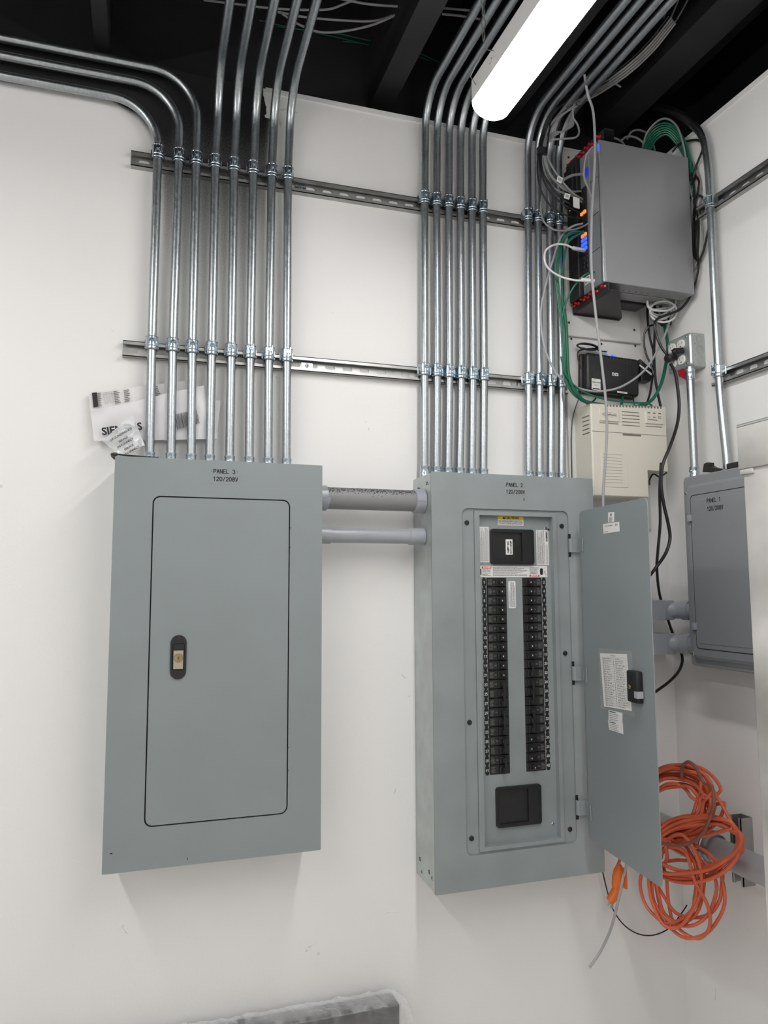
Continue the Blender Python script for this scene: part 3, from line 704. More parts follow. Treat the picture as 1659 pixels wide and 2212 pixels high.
def qlines(g, q, u0, u1, v0, v1, rows, c, fill=.4, seed=1, rule=False):
    rnd = random.Random(seed)
    for i in range(rows):
        vv = v0+(v1-v0)*(i+.5)/rows; h = (v1-v0)/rows*fill/2; u = u0
        if rule: segs = [(u0, u1)]
        else:
            segs = []; end = u1-(u1-u0)*rnd.random()*.4
            while u < end: l = rnd.uniform(.03, .10); segs.append((u, min(u+l, end))); u += l+rnd.uniform(.012, .03)
        for a_, b2 in segs: g.add([(*q2(q, a_, vv-h), c), (*q2(q, b2, vv-h), c), (*q2(q, b2, vv+h), c), (*q2(q, a_, vv+h), c)], [(0, 1, 2, 3)])
def ul(g, q, c): g.mat('black_print'); qlines(g, q, .15, .85, .50, .95, 6, c, seed=3); cx, cy = q2(q, .5, .25); g.ring(circ(cx, cy, .0038, 16), circ(cx, cy, .0028, 16), c, c+.0002); g.text('UL', .005, cx, cy, c+.0003)
dsticker([(1314, 1107), (1327, 1106), (1327, 1127), (1314, 1129)], ul)
def ty(g, q, c):
    g.mat('black_print'); cx, cy = q2(q, .36, .25); g.text('Type 1 Enclosure', .0055, cx, cy, c, ang=.0); qlines(g, q, .06, .35, .78, .92, 2, c, seed=7); qlines(g, q, .75, .92, .15, .35, 2, c, seed=8)
dsticker([(1303, 1132), (1338, 1127), (1339, 1148), (1304, 1153)], ty)
dsticker([(1294, 1399), (1365, 1407), (1372, 1549), (1298, 1530)], None, 'sleeve_film', 'document_sleeve', label='clear plastic sleeve holding the circuit list')
def card(g, q, c):
    g.mat('faint_print'); qlines(g, q, .07, .97, .055, .965, 22, c, fill=.07, rule=True); g.mat('black_print')
    qlines(g, q, .10, .46, .075, .985, 22, c+.0001, fill=.17, seed=21); qlines(g, q, .56, .92, .075, .985, 22, c+.0001, fill=.17, seed=22)
    a_ = q2(q, .5, .04); g.text('LOCATION', .005, a_[0], a_[1], c+.0002)
    for u in (.10, .50): g.add([(*q2(q, u-.003, .06), c), (*q2(q, u+.003, .06), c), (*q2(q, u+.003, .97), c), (*q2(q, u-.003, .97), c)], [(0, 1, 2, 3)])
dsticker([(1297, 1411), (1355, 1413), (1366, 1536), (1306, 1526)], card, name='circuit_directory', c=.0012, label='white handwritten circuit directory card')
def note(g, q, c):
    g.mat('black_print'); qlines(g, q, .08, .55, .08, .2, 1, c, fill=.8, seed=31); qlines(g, q, .08, .9, .25, .95, 4, c, fill=.22, seed=33)
dsticker([(1315, 1533), (1345, 1540), (1345, 1563), (1315, 1555)], note, name='note', label='upper handwritten note')
dsticker([(1314, 1556), (1346, 1563), (1347, 1586), (1316, 1576)], note, name='note', label='lower handwritten note')
q = dquad([(1366, 1447), (1389, 1450), (1391, 1521), (1369, 1514)])
g = MB(); g.F = DOOR; a0 = (q[0][0]+q[3][0])/2; a1 = (q[1][0]+q[2][0])/2; b0 = (q[3][1]+q[2][1])/2; b1 = (q[0][1]+q[1][1])/2
g.mat('black_plastic').rbox(a0, a1, b0, b1, .0, .018, .004, 2); ac, bc = dpt(1374, 1483); g.mat('brass').prism(circ(ac, bc, .0055, 14), .018, .0195, ch=.001); g.mat('gap_dark').prism(circ(ac, bc, .002, 8), .0195, .0197)
ac, bc = dpt(1386, 1500); g.mat('cable_light').box(a1-.010, a1+.004, bc-.008, bc+.008, .003, .0195)
g.build('lock_case', door)

# ------------------------------------------------------------------ nipples between panel 3 and 2
def nipple(name, lab, zc, r, m, hub_r, hl0, hl1, split):
    t = thing(name, lab, 'conduit', (.82, 0, zc-r))
    y = -.08
    g = MB().mat(m); g.tube([V((.66, y, zc)), V((.82, y, zc)), V((.98, y, zc))], r, 36); o = g.build('pipe', t)
    if m == 'pvc_sprayed': o.location = V((0, 0, r)); o.data.transform(Matrix.Translation(V((0, 0, -r))))
    for x0, x1, sgn in ((.663, .663+hl0, 1), (.9725-hl1, .9725, -1)):
        g = MB().mat('pvc_grey')
        prof = [(x0, r+.0005), (x0, hub_r), (x1, hub_r), (x1, r+.0005)] if sgn > 0 else [(x0, r+.0005), (x0+.001, hub_r-.001), (x0+.002, hub_r), (x1, hub_r), (x1, r)]
        g.tube([V((x, y, zc)) for x, _ in prof], [q_ for _, q_ in prof], 36)
        if split: g.mat('pvc_grey').box(x0+.002, x1-.002, y-hub_r-.0008, y-hub_r+.002, zc-.003, zc-.001)
        g.build('coupling', t)
nipple('short_conduit', 'thick dusty grey pipe joining Panel 3 to Panel 2, upper of two', 1.779, .0295, 'pvc_sprayed', .034, .030, .030, True)
nipple('short_conduit', 'thinner grey plastic pipe joining Panel 3 to Panel 2, lower of two', 1.6795, .0205, 'pvc_grey', .0235, .042, .045, False)

# ------------------------------------------------------------------ Panel 1 on the right wall
t = thing('electrical_panel', 'blue-grey electrical panel lettered PANEL 1 on the right wall', 'electrical panel', (XR, -.38, 1.311))
g = MB().mat('panel_bluegrey'); g.F = RIGHT; g.rbox(.206, .556, 1.318, 1.853, .0005, .090, .004, 1); g.build('back_box', t)
g = MB().mat('panel_bluegrey'); g.F = RIGHT
po = rr(.198, .564, 1.311, 1.860, .012, 5); g.prism(po, .086, .100, ch=.004); g.prism(rr(.219, .543, 1.333, 1.834, .014, 5), .098, .114, ch=.010)
g.mat('gap_dark').ring(rr(.2435, .5185, 1.362, 1.8015, .012, 5), rr(.2455, .5165, 1.364, 1.7995, .011, 5), .114, .1143); g.build('cover', t)
g = MB().mat('panel_bluegrey'); g.F = RIGHT; g.prism(rr(.246, .516, 1.3645, 1.799, .011, 5), .1135, .1155, ch=.0006)
g.prism(rr(.258, .504, 1.378, 1.786, .003, 3), .1155, .1175, ch=.0015); dr = g.build('door', t)
for zc in (1.735, 1.425):
    g = MB().mat('pvc_grey'); g.F = RIGHT; g.rbox(.236, .250, zc-.010, zc+.010, .114, .1225, .002, 2); g.build('hinge', dr)
for a, b_ in ((.2095, 1.812), (.2095, 1.345), (.5525, 1.812), (.5525, 1.345)):
    g = MB(); g.F = RIGHT; g.screw(a, b_, .100, .0062); g.build('cover_screw', t)
lettering(RIGHT, [('PANEL 1', .341, 1.778, .052), ('120/208V', .345, 1.755, .060)], t, .1178, .0112)
# black rubber scraps on top of panel 1
g = MB().mat('black_plastic'); q = [P(px, py, x=1.775) for px, py in ((1521, 1020), (1524, 1002), (1531, 999), (1531, 1005), (1540, 1010), (1562, 1013), (1567, 1017), (1545, 1021))]
g.F = RIGHT; g.prism([(-p.y, max(p.z, 1.861)) for p in q], .06, .085); tag(g.build('rubber_scrap'), 'curled black rubber scrap lying on top of Panel 1', 'scrap')
g = MB().mat('black_plastic'); g.F = RIGHT; g.rbox(.36, .44, 1.861, 1.878, .05, .088, .003, 1); tag(g.build('rubber_block'), 'small black block on top of Panel 1 beside the conduit', 'block')

# ------------------------------------------------------------------ wireways between panel 2 and panel 1
def lb(zc, h, lab):
    t = thing('conduit_elbow', lab, 'conduit fitting', (1.65, 0, zc-h/2))
    g = MB().mat('pvc_grey'); g.F = BACK; g.rbox(1.481, 1.775, zc-h/2, zc+h/2, .058, .118, .006, 2); g.build('body', t)
    g = MB().mat('pvc_grey'); g.F = BACK; g.prism(rr(1.485, 1.735, zc-h/2+.001, zc+h/2-.001, .003), .118, .121); g.box(1.70, 1.706, zc+h/2-.001, zc+h/2+.004, .085, .10); g.build('lid', t)
    g = MB().mat('pvc_grey')
    pth = [V((1.752, -.085, zc)), V((1.768, -.102, zc)), V((1.782, -.118, zc)), V((1.792, -.14, zc)), V((1.797, -.17, zc)), V((1.798, -.2065, zc))]
    g.tube(catmull(pth, 4), [h/2-.004]*len(catmull(pth, 4)), 24); g.tube([V((1.790, -.135, zc)), V((1.7965, -.160, zc))], h/2-.0005, 28); g.build('hub', t)
lb(1.467, .060, 'grey plastic conduit elbow joining Panel 2 to Panel 1, upper of two')
lb(1.366, .062, 'grey plastic conduit elbow joining Panel 2 to Panel 1, lower of two')

# ------------------------------------------------------------------ outlet box
t = thing('outlet_box', 'galvanised steel outlet box with four white sockets on the right wall', 'outlet', (XR, -.155, 2.20))
g = MB().mat('galvanised'); g.F = RIGHT; g.rbox(.100, .2065, 2.205, 2.312, .0005, .045, .005, 2)
g.F = Fr((0, -.2065, 0), (1, 0, 0), (0, 0, 1), (0, -1, 0))
for z_ in (2.292, 2.258, 2.225):
    x_ = XR-.022; g.mat('strut').ring(circ(x_, z_, .0110, 22), circ(x_, z_, .0102, 22), .0, .0006)
    if z_ == 2.258: g.ring(circ(x_, z_, .0140, 22), circ(x_, z_, .0133, 22), .0, .0006)
for z_ in (2.275, 2.24): g.mat('gap_dark').prism(circ(XR-.0385, z_, .0015, 8), 0, .0003)
g.build('box', t)
g = MB().mat('galvanised'); g.F = RIGHT; g.prism(rr(.1005, .206, 2.2055, 2.3115, .010, 4), .045, .0555, ch=.004); cv = g.build('cover_plate', t)
for a_, b_ in ((.190, 2.30), (.190, 2.217), (.118, 2.30), (.118, 2.217)): g = MB(); g.F = RIGHT; g.screw(a_, b_, .0555, .0035); g.build('screw', cv)
for a_ in (.126, .166):
    for b_ in (2.284, 2.2345):
        g = MB(); g.F = RIGHT; g.mat('outlet_white').prism(rr(a_-.0155, a_+.0155, b_-.0140, b_+.0140, .0118, 5), .0555, .0590, ch=.0008)
        g.mat('outlet_shadow').box(a_-.0065, a_-.0050, b_-.001, b_+.007, .0590, .0592).box(a_+.0050, a_+.0065, b_, b_+.007, .0590, .0592).prism(circ(a_, b_-.007, .0024, 10), .0590, .0592)
        g.build('socket', cv)
g = MB().mat('ps_red'); q = [P(px, py, x=1.80) for px, py in ((1461, 792), (1488, 800), (1487, 823), (1466, 812))]; g.F = RIGHT; g.prism([(-p.y, p.z) for p in q], .052, .0535)
tag(g.build('red_tag'), 'small red tag hanging under the steel outlet box', 'tag')

# ------------------------------------------------------------------ network rack and its devices
SX = 1.504
SIDE = Fr((SX, 0, 0), (0, -1, 0), (0, 0, 1), (-1, 0, 0))       # a=-y, b=z, c=out to the left
t = thing('wall_rack', 'black vertical wall rack bracket with red clips holding the network gear', 'rack', (1.56, 0, 2.41))
for z0, z1, nm in ((2.404, 2.408, 'lower_plate'), (2.905, 2.909, 'upper_plate')):
    g = MB().mat('rack_black'); g.prism([(1.515, -.014), (1.515, -.215), (1.545, -.215), (1.686, -.03), (1.686, -.014)], z0, z1)
    g.box(1.515, 1.686, -.018, -.0135, z0-.004 if z0 < 2.5 else z0-.03, z1+.03 if z0 < 2.5 else z1)
    g.box(1.513, 1.517, -.207, -.014, z0, z1+.024) if z0 < 2.5 else g.box(1.513, 1.517, -.207, -.014, z0-.024, z1); g.build(nm, t)
for (z_, s_) in ((2.424, -1), (2.893, 1)):
    for y_ in (.030, .052, .082, .105, .130, .152, .192):
        g = MB().mat('red_plastic'); g.F = SIDE; g.rbox(y_-.006, y_+.006, z_-.0045, z_+.0045, -.018, -.004, .002, 1); g.cyl((y_, z_, -.004), (y_, z_, .006), .0034, 10); g.build('clip', t)
def gear(name, lab, y0, y1, x0, x1, m, z0=2.436, z1=2.880):
    t = thing(name, lab, 'network device', ((x0+x1)/2, -(y0+y1)/2, z0))
    g = MB().mat(m); g.F = BACK; g.rbox(x0, x1, z0, z1, y0, y1, .0015, 1); g.build('chassis', t); return t
t = gear('video_recorder', 'large silver-grey rack unit facing the room, mounted on its side', .142, .200, SX+.006, 1.829, 'server_grey')
g = MB().mat('server_edge'); g.F = SIDE; g.prism(rr(.144, .200, 2.436, 2.880, .002), -.006, 0, ch=.001)
for z_ in (2.548, 2.659, 2.770): g.mat('gap_dark').box(.147, .186, z_-.001, z_+.001, 0, .0003)
g.mat('gap_dark').box(.1905, .1925, 2.437, 2.879, 0, .0003)
g.build('front_panel', t)
g = MB().mat('led_blue'); g.F = SIDE; g.box(.192, .1965, 2.845, 2.868, -.001, .0012); g.build('status_light', t)
g = MB().mat('server_edge'); g.F = Fr((0, 0, 2.436), (1, 0, 0), (0, 1, 0), (0, 0, -1)); g.mat('gap_dark').box(1.51, 1.80, -.1455, -.1445, 0, .0004); g.mat('rack_black')
for i in range(5): g.prism(circ(1.60+.022*i, -.16+.002*(i % 2), .0022, 8), 0, .0006)
g.build('underside_detail', t)
t = gear('network_switch', 'silver network switch with glowing ports, behind the large grey rack unit', .090, .1395, SX+.002, 1.76, 'server_grey')
g = MB(); g.F = SIDE; g.mat('lcd_blue').box(.1245, .1375, 2.80, 2.828, -.001, .001); g.mat('white_print').box(.124, .126, 2.785, 2.790, -.001, .001); g.build('display', t)
g = MB(); g.F = SIDE; g.mat('rack_black').box(.0935, .1245, 2.49, 2.775, -.003, .0006)
for i in range(18):
    zz = 2.765-i*.0145
    for a_ in (.1005, .1165):
        mm = 'led_orange' if i in (5, 10) else ('led_blue' if i in (11, 12, 13) else 'black_plastic')
        g.mat(mm).rbox(a_-.0055, a_+.0055, zz-.0052, zz+.0052, .0, .006 if mm != 'black_plastic' else .003, .001, 1)
g.build('port_block', t)
g = MB(); g.F = SIDE; g.mat('sticker').box(.102, .128, 2.462, 2.486, -.001, .0006); g.mat('black_print').lines(.104, .126, 2.465, 2.484, .0009, 3, seed=3); g.build('label', t)
t = gear('power_distribution_unit', 'black rack unit nearest the wall, behind the network switch', .030, .086, 1.494, 1.74, 'rack_black', 2.43, 2.885)
g = MB().mat('black_plastic'); g.F = Fr((1.494, 0, 0), (0, -1, 0), (0, 0, 1), (-1, 0, 0))
for i in range(12): g.box(.036+.004*i, .037+.004*i, 2.46, 2.72, 0, .0012)
g.rbox(.034, .082, 2.74, 2.86, 0, .012, .003, 1); g.screw(.045, 2.73, 0, .004); g.build('grille', t)

# ------------------------------------------------------------------ modem and power box
t = thing('modem', 'black modem with blue lights and a perforated front, lettered DZS', 'modem', (1.63, 0, 2.14))
F_ = Fr((1.5295, -.0, 2.147), V((1, 0, -.035)), V((.035, 0, 1)), (0, -1, 0))
g = MB(); g.F = F_
g.mat('black_plastic').rbox(-.008, .196, -.004, .126, .0135, .030, .008, 3); g.rbox(0, .196, 0, .124, .022, .055, .012, 4); g.build('case', t)
g = MB(); g.F = F_; g.mat('breaker_pit')
for i in range(12):
    for j in range(11):
        if 3.5 < i < 7.5 and 4.5 < j < 6.5 or (i < 4 and j < 3): continue
        g.box(.032+i*.0118, .038+i*.0118, .018+j*.0078, .0203+j*.0078, .0552, .0554)
g.build('vent_holes', t)
g = MB(); g.F = F_; g.mat('white_print').text('DZS', .0125, .103, .062, .0556, bold=.0006); g.build('logo', t)
g = MB(); g.F = F_; g.mat('led_blue')
for a_ in (.072, .092, .101): g.box(a_, a_+.005, .1225, .1245, .042, .054)
g.mat('faint_print')
for i in range(11): g.box(.035+i*.0125, .0356+i*.0125, .110, .118, .0552, .0554)
g.build('status_lights', t)
g = MB(); g.F = F_; g.mat('sticker').prism(rr(.017, .049, .004, .040, .002), .0552, .0555)
g.mat('black_print').text('Norvado', .0070, .036, .0285, .0559, bold=.0001).text('PLEASE LEAVE', .0030, .033, .0205, .0559).text('ON SITE', .0030, .033, .0165, .0559).lines(.020, .034, .0355, .0375, .0558, 1, seed=2)
g.ring(circ(.0225, .0285, .0032, 14), circ(.0225, .0285, .0022, 14), .0556, .0559).prism(rr(.020, .046, .006, .0095, .001), .0556, .0558); g.build('label', t)
g = MB(); g.F = F_; g.mat('sticker').box(.110, .147, .004, .0095, .0552, .0555); g.mat('black_print').text('INTERNET', .0038, .1285, .0068, .0558); g.build('label', t)
pw = [P(px, py, y=-.035) for px, py in ((1380, 777), (1411, 806), (1401, 826), (1382, 824))]
g = MB().mat('black_plastic'); g.F = BACK; g.prism([(p.x, p.z) for p in pw], .016, .045, ch=.003); t = tag(g.build('power_adapter'), 'black angled power adapter beside the black modem', 'adapter')
q = [P(px, py, y=-.046) for px, py in ((1382, 787), (1409, 807), (1407, 811), (1381, 790))]
g = MB().mat('sticker'); g.F = BACK; g.prism([(p.x, p.z) for p in q], .0455, .0457); g.build('label', t)

t = thing('battery_backup', 'beige battery backup box on the back wall below the black modem', 'battery backup', (1.64, 0, 1.81))
g = MB().mat('beige'); g.F = BACK
g.prism([(1.510, 1.810), (1.706, 1.810), (1.706, 1.895), (1.783, 1.895), (1.783, 2.102), (1.510, 2.093)], .013, .103, ch=.004); g.build('case', t)
g = MB(); g.F = BACK; g.mat('beige_dark').box(1.511, 1.783, 2.0065, 2.0080, .103, .1034)
for i in range(18): g.mat('beige_dark').box(1.565+i*.0115, 1.571+i*.0115, 2.086+i*.00042, 2.093+i*.00042, .1028, .1032)
for i in range(5): g.box(1.619, 1.683, 2.073-i*.0105, 2.0755-i*.0105, .103, .1034)
g.box(1.538, 1.606, 2.033, 2.0355, .103, .1034).box(1.704, 1.764, 2.033, 2.0355, .103, .1034)
g.box(1.620, 1.686, 2.000, 2.0055, .103, .1036)
g.F = Fr((1.510, 0, 0), (0, -1, 0), (0, 0, 1), (-1, 0, 0))
for i in range(5): g.box(.055, .092, 2.055-i*.013, 2.0585-i*.013, 0, .0004)
g.build('vent_slots', t)
g = MB(); g.F = BACK; g.mat('beige').prism(rr(1.537, 1.606, 2.040, 2.078, .002), .103, .108, ch=.0015); g.mat('black_print').text('CyberPower', .0088, 1.5715, 2.060, .1085, bold=.0001)
g.ring([(1.5715+.026*math.cos(a*.3142), 2.060+.0075*math.sin(a*.3142)) for a in range(20)], [(1.5715+.0255*math.cos(a*.3142), 2.060+.0071*math.sin(a*.3142)) for a in range(20)], .108, .1083); g.build('brand_plate', t)
g = MB(); g.F = BACK; g.mat('beige').prism(rr(1.703, 1.768, 2.042, 2.082, .002), .103, .108, ch=.0015)
for i in range(3): g.mat('black_print').box(1.7095+i*.020, 1.7195+i*.020, 2.0745, 2.077, .108, .1083)
g.text('∿', .008, 1.7145, 2.062, .1084).lines(1.730, 1.741, 2.060, 2.065, .1083, 2).ring(rr(1.749, 1.759, 2.060, 2.067, .001, 3), rr(1.750, 1.758, 2.061, 2.066, .001, 3), .108, .1083).lines(1.709, 1.760, 2.053, 2.056, .1083, 1)
g.build('indicator_plate', t)
g = MB(); g.F = BACK; g.mat('beige').prism(rr(1.539, 1.633, 1.838, 1.942, .002), .103, .1045, ch=.001); g.mat('beige_dark')
for i in range(10): g.box(1.545, 1.613, 1.851+i*.0096, 1.8518+i*.0096, .1045, .1048)
g.build('vent_panel', t)
g = MB().mat('beige'); g.F = BACK; g.rbox(1.715, 1.748, 1.742, 1.812, .0135, .04, .003, 1); tag(g.build('junction_cover'), 'small beige cover under the beige battery backup', 'cover')

# ------------------------------------------------------------------ lamp
def lamp(x, y_near, y_far, z, lab, hang=True, lens='fill_lens_far'):
    t = thing('lamp', lab, 'lamp', (x, (y_near+y_far)/2, z-.05))
    F_ = Fr((0, 0, 0), (1, 0, 0), (0, 0, 1), (0, -1, 0)); g = MB().mat('white_enamel'); g.F = F_
    g.prism([(x-.048, z+.0), (x-.048, z+.050), (x+.048, z+.050), (x+.048, z+.0), (x+.044, z+.0), (x+.044, z+.046), (x-.044, z+.046), (x-.044, z+.0)], -y_near, -y_far)
    g.box(x-.047, x+.047, z+.002, z+.049, -y_near-.001, -y_near+.001); g.prism(circ(-y_near, 0, .001, 6), 0, .0001) if False else None
    g.F = Fr((x-.048, 0, 0), (0, -1, 0), (0, 0, 1), (-1, 0, 0)); g.ring(circ(-y_near+.105, z+.024, .010, 18), circ(-y_near+.105, z+.024, .007, 18), 0, .003); g.prism(circ(-y_near+.105, z+.024, .005, 14), 0, .004)
    g.build('housing', t)
    g = MB().mat(lens); g.F = F_; pl = [(x-.048*math.cos(math.pi*i/16), z+.001-.037*math.sin(math.pi*i/16)) for i in range(17)]
    n = len(pl); L0 = -y_near; L1 = -y_far; rings = []
    for c_, s_ in ((L0-.022, .0), (L0-.021, .35), (L0-.016, .68), (L0-.008, .9), (L0, 1.), (L1, 1.)):
        rings.append([(x+(a-x)*s_, z+.001+(b-z-.001)*s_, c_) for a, b in pl])
    vs = [p for r_ in rings for p in r_]; fs = []
    for k in range(len(rings)-1):
        for i in range(n-1): fs.append((k*n+i, k*n+i+1, (k+1)*n+i+1, (k+1)*n+i))
    fs.append(tuple((len(rings)-1)*n+i for i in range(n)))
    g.add(vs, fs); g.build('lens', t)
    if hang:
        g = MB().mat('strut')
        for y_ in (y_near-.1, y_far+.1): g.tube([V((x, y_, z+.045)), V((x, y_, 3.75))], .0015, 6)
        g.build('hanging_wire', t)
    return t
t = lamp(.972, -.545, -2.98, 2.655, 'long white glowing strip lamp hanging over the two panels', False, 'lamp_lens')
# chain and wire of the near end
g = MB().mat('strut'); xc, yc = .972, -.60
zt_ = 2.80; cpt = P(1045, 88, y=-.62)
a1_ = P(1016, 165, y=-.575); a2_ = P(1028, 183, y=-.575); a3_ = P(1067, 110, y=-.66)
g.tube([a2_, a1_, cpt-V((0, 0, .02)), a3_], .0012, 6)
g.build('hook_wire', t)
g = MB().mat('strut'); top = V((cpt.x, cpt.y, 3.05)); n = 11
for k in range(n):
    c0 = cpt.lerp(top, (k+.5)/n); h_ = .015; w_ = .005; u_ = V((1, 0, 0)) if k % 2 else V((0, 1, 0))
    g.tube([c0+u_*(w_*math.cos(2*math.pi*i/10))+V((0, 0, h_*math.sin(2*math.pi*i/10))) for i in range(10)], .0013, 6, closed=True)
g.build('chain', t)
lamp(-.62, -.55, -2.98, 2.70, 'long strip lamp out of the picture on the left', True, 'lamp_lens')
lamp(-1.0, -3.6, -5.6, 2.72, 'long strip lamp added as unseen fill, back left')  # unseen lamp added to even out the lower wall
lamp(.972, -3.6, -5.6, 2.655, 'long strip lamp added as unseen fill, behind the viewer')  # added for frontal fill from the rear
lamp(0.0, -3.3, -5.6, 2.90, 'high strip lamp added as unseen fill, between the two back rows')  # extra unseen lamp, added only for fill
lamp(-2.4, -1.6, -5.0, 2.80, 'long strip lamp added as unseen fill near the left wall', True, 'fill_lens_side')  # added from the left to brighten the right wall

# ------------------------------------------------------------------ cables
def cable(name, lab, pts, r, m, cat='cable', group=None, sub=6, parts=()):
    """pts: (px, py, y) sighted on the plane y, or a Vector"""
    pp = [p if isinstance(p, Vector) else (P(p[0], p[1], y=p[2]) if len(p) == 3 else P(p[0], p[1], **{p[2]: p[3]})) for p in pts]
    for p in pp:
        if p.x > XR-.008: p.x = XR-.008
    g = MB().mat(m).tube(catmull(pp, sub), r, 8)
    o = g.build(name); tag(o, lab, cat, group)
    return o
def jit(pts, dx, dy, ds=0):
    return [(p[0]+dx, p[1]+dy, p[2]+ds) if len(p) == 3 else (p[0]+dx, p[1]+dy, p[2], p[3]) for p in pts]
TOPR = [(1450, 38, 'z', 3.12), (1400, 100, 'z', 3.07), (1345, 150, 'z', 3.02), (1290, 187, -.20), (1245, 212, -.16)]
G1 = 'grey network cables curving into the left side of the rack'
ends = [[(1200, 255, -.13), (1180, 290, -.12), (1173, 325, -.12), (1180, 360, -.12), (1200, 390, -.115), (1222, 407, -.11), (1240, 425, -.105), (1262, 440, -.10)],
        [(1205, 250, -.13), (1186, 290, -.12), (1176, 325, -.12), (1185, 370, -.12), (1200, 392, -.115), (1225, 412, -.11), (1262, 413, -.10)],
        [(1202, 262, -.14), (1183, 300, -.12), (1170, 328, -.12), (1177, 375, -.12), (1195, 405, -.115), (1225, 420, -.105), (1264, 430, -.10)],
        [(1195, 262, -.14), (1178, 300, -.12), (1179, 330, -.12), (1190, 355, -.125), (1207, 382, -.12), (1235, 415, -.12), (1264, 434, -.105)]]
for i, e in enumerate(ends):
    cable('network_cable', ['grey network cable with a white tag, entering the rack lowest', 'grey network cable entering the rack highest at its left side', 'grey network cable swinging widest left before entering the rack', 'grey network cable crossing the tagged one left of the rack'][i],
          jit(TOPR, i*3, i*4)+e, .0031, 'cable_grey', group=G1)
ends = [[(1190, 245, -.15), (1170, 290, -.13), (1163, 330, -.125), (1161, 370, -.125), (1168, 410, -.12), (1190, 445, -.115), (1225, 466, -.11), (1258, 475, -.10)],
        [(1192, 245, -.15), (1172, 290, -.13), (1166, 330, -.125), (1168, 370, -.125), (1182, 405, -.12), (1205, 432, -.115), (1235, 452, -.11), (1260, 460, -.10)],
        [(1194, 245, -.15), (1174, 290, -.13), (1168, 330, -.125), (1172, 370, -.125), (1190, 400, -.12), (1212, 425, -.115), (1240, 436, -.11), (1262, 448, -.10)],
        [(1196, 245, -.15), (1176, 290, -.13), (1169, 330, -.125), (1173, 375, -.125), (1195, 410, -.12), (1215, 430, -.115), (1240, 446, -.11), (1260, 452, -.10)]]
for i, e in enumerate(ends):
    cable('network_cable', ['black cable hanging lowest of those curving into the rack', 'black cable curving into the rack just above the lowest one', 'topmost of the black cables curving into the rack', 'black cable between the others curving into the rack'][i],
          jit(TOPR, -6-i*3, -3+i*2)+e, .0026, 'cable_black', group='black cables curving into the left side of the rack')
g = MB().mat('black_plastic'); c_ = P(1170, 328, y=-.123); g.F = Fr(c_, (1, 0, 0), (0, 1, 0), (0, 0, 1)); g.prism(circ(0, 0, .016, 18, .8), -.010, .010); tag(g.build('cable_tie'), 'black strap bundling the cables beside the conduits', 'cable tie')
# loose grey loops above the tie
cable('network_cable', 'grey cable making a wide loop to the right above the cable strap', [(1182, 315, -.12), (1190, 303, -.13), (1215, 300, -.14), (1243, 297, -.15), (1251, 285, -.15), (1247, 268, -.15), (1238, 252, -.15), (1240, 225, -.16), (1262, 200, -.18)], .0030, 'cable_grey', group='loose grey cable loops')
for i in range(4):
    cable('network_cable', f'grey cable in the bunch of small loops above the strap, {["innermost", "second", "third", "outermost"][i]} loop', [(1180, 308-i*3, -.115), (1195, 295-i*3, -.12), (1215, 284, -.13), (1222+i*5, 278-i*2, -.13), (1232+i*2, 262, -.135), (1236, 245, -.14), (1248, 225, -.15), (1280, 195, -.17)], .0028, 'cable_grey', group='loose grey cable loops')
cable('network_cable', 'black cable looping out beside the rightmost rack conduit', [(1180, 330, -.13), (1190, 260, -.14), (1200, 230, -.15), (1215, 190, -.16), (1225, 187, -.15), (1236, 195, -.14), (1230, 225, -.14), (1212, 265, -.13), (1206, 315, -.125)], .0022, 'cable_black')
for i in range(3):
    cable('network_cable', f'dark grey cable running up to the ceiling right of the conduits, {["left", "middle", "right"][i]}', [(1240+i*6, 222+i*2, -.17), (1290+i*5, 192, -.22), (1340+i*5, 162, 'z', 3.04), (1385+i*6, 120, 'z', 3.08), (1425+i*12, 60, 'z', 3.12), (1445+i*20, 0, 'z', 3.16), (1460+i*22, -60, 'z', 3.2)], .0028, 'cable_dark', group='cables rising to the ceiling')
cable('network_cable', 'short grey cable end poking right below the ceiling conduits', [(1280, 196, -.2), (1310, 184, -.22), (1328, 181, -.22), (1341, 188, -.22)], .0028, 'cable_grey')
# cable flags
for (px, py), w_, h_, lab in (((1209, 388), .018, .02, 'small white folded tag on a grey cable, left of the rack top'), ((1225, 424), .02, .018, 'white triangular tag on the cables left of the rack'), ((1245, 438), .024, .034, 'large white paper tag at the left side of the rack')):
    p = P(px, py, y=-.125); g = MB().mat('sticker'); g.F = Fr(p, V((1, 0, -.35)) if w_ < .02 else V((1, .1, -.06)), V((.3, 0, 1)) if w_ < .024 else V((0, 0, 1)), (0, -1, 0)); g.prism(rr(-w_/2, w_/2, -h_/2, h_/2, .002), -.0006, .0006)
    if h_ < .03: g.mat('black_print').lines(-.006, .006, -.005, .005, .0009, 3, seed=4)
    tag(g.build('cable_tag'), lab, 'tag')
# grey plugs
cable('power_plug', 'dark grey plug entering the upper left side of the rack', [(1213, 392, -.12), (1225, 384, -.12), (1240, 378, -.12), (1262, 376, -.12)], .0042, 'cable_grey', 'plug')
cable('network_cable', 'dark cable in front of the rack side curling down past the blue display', [(1279, 318, -.21), (1267, 335, -.20), (1262, 360, -.19), (1262, 385, -.18), (1270, 405, -.175), (1277, 425, -.165)], .003, 'cable_grey')
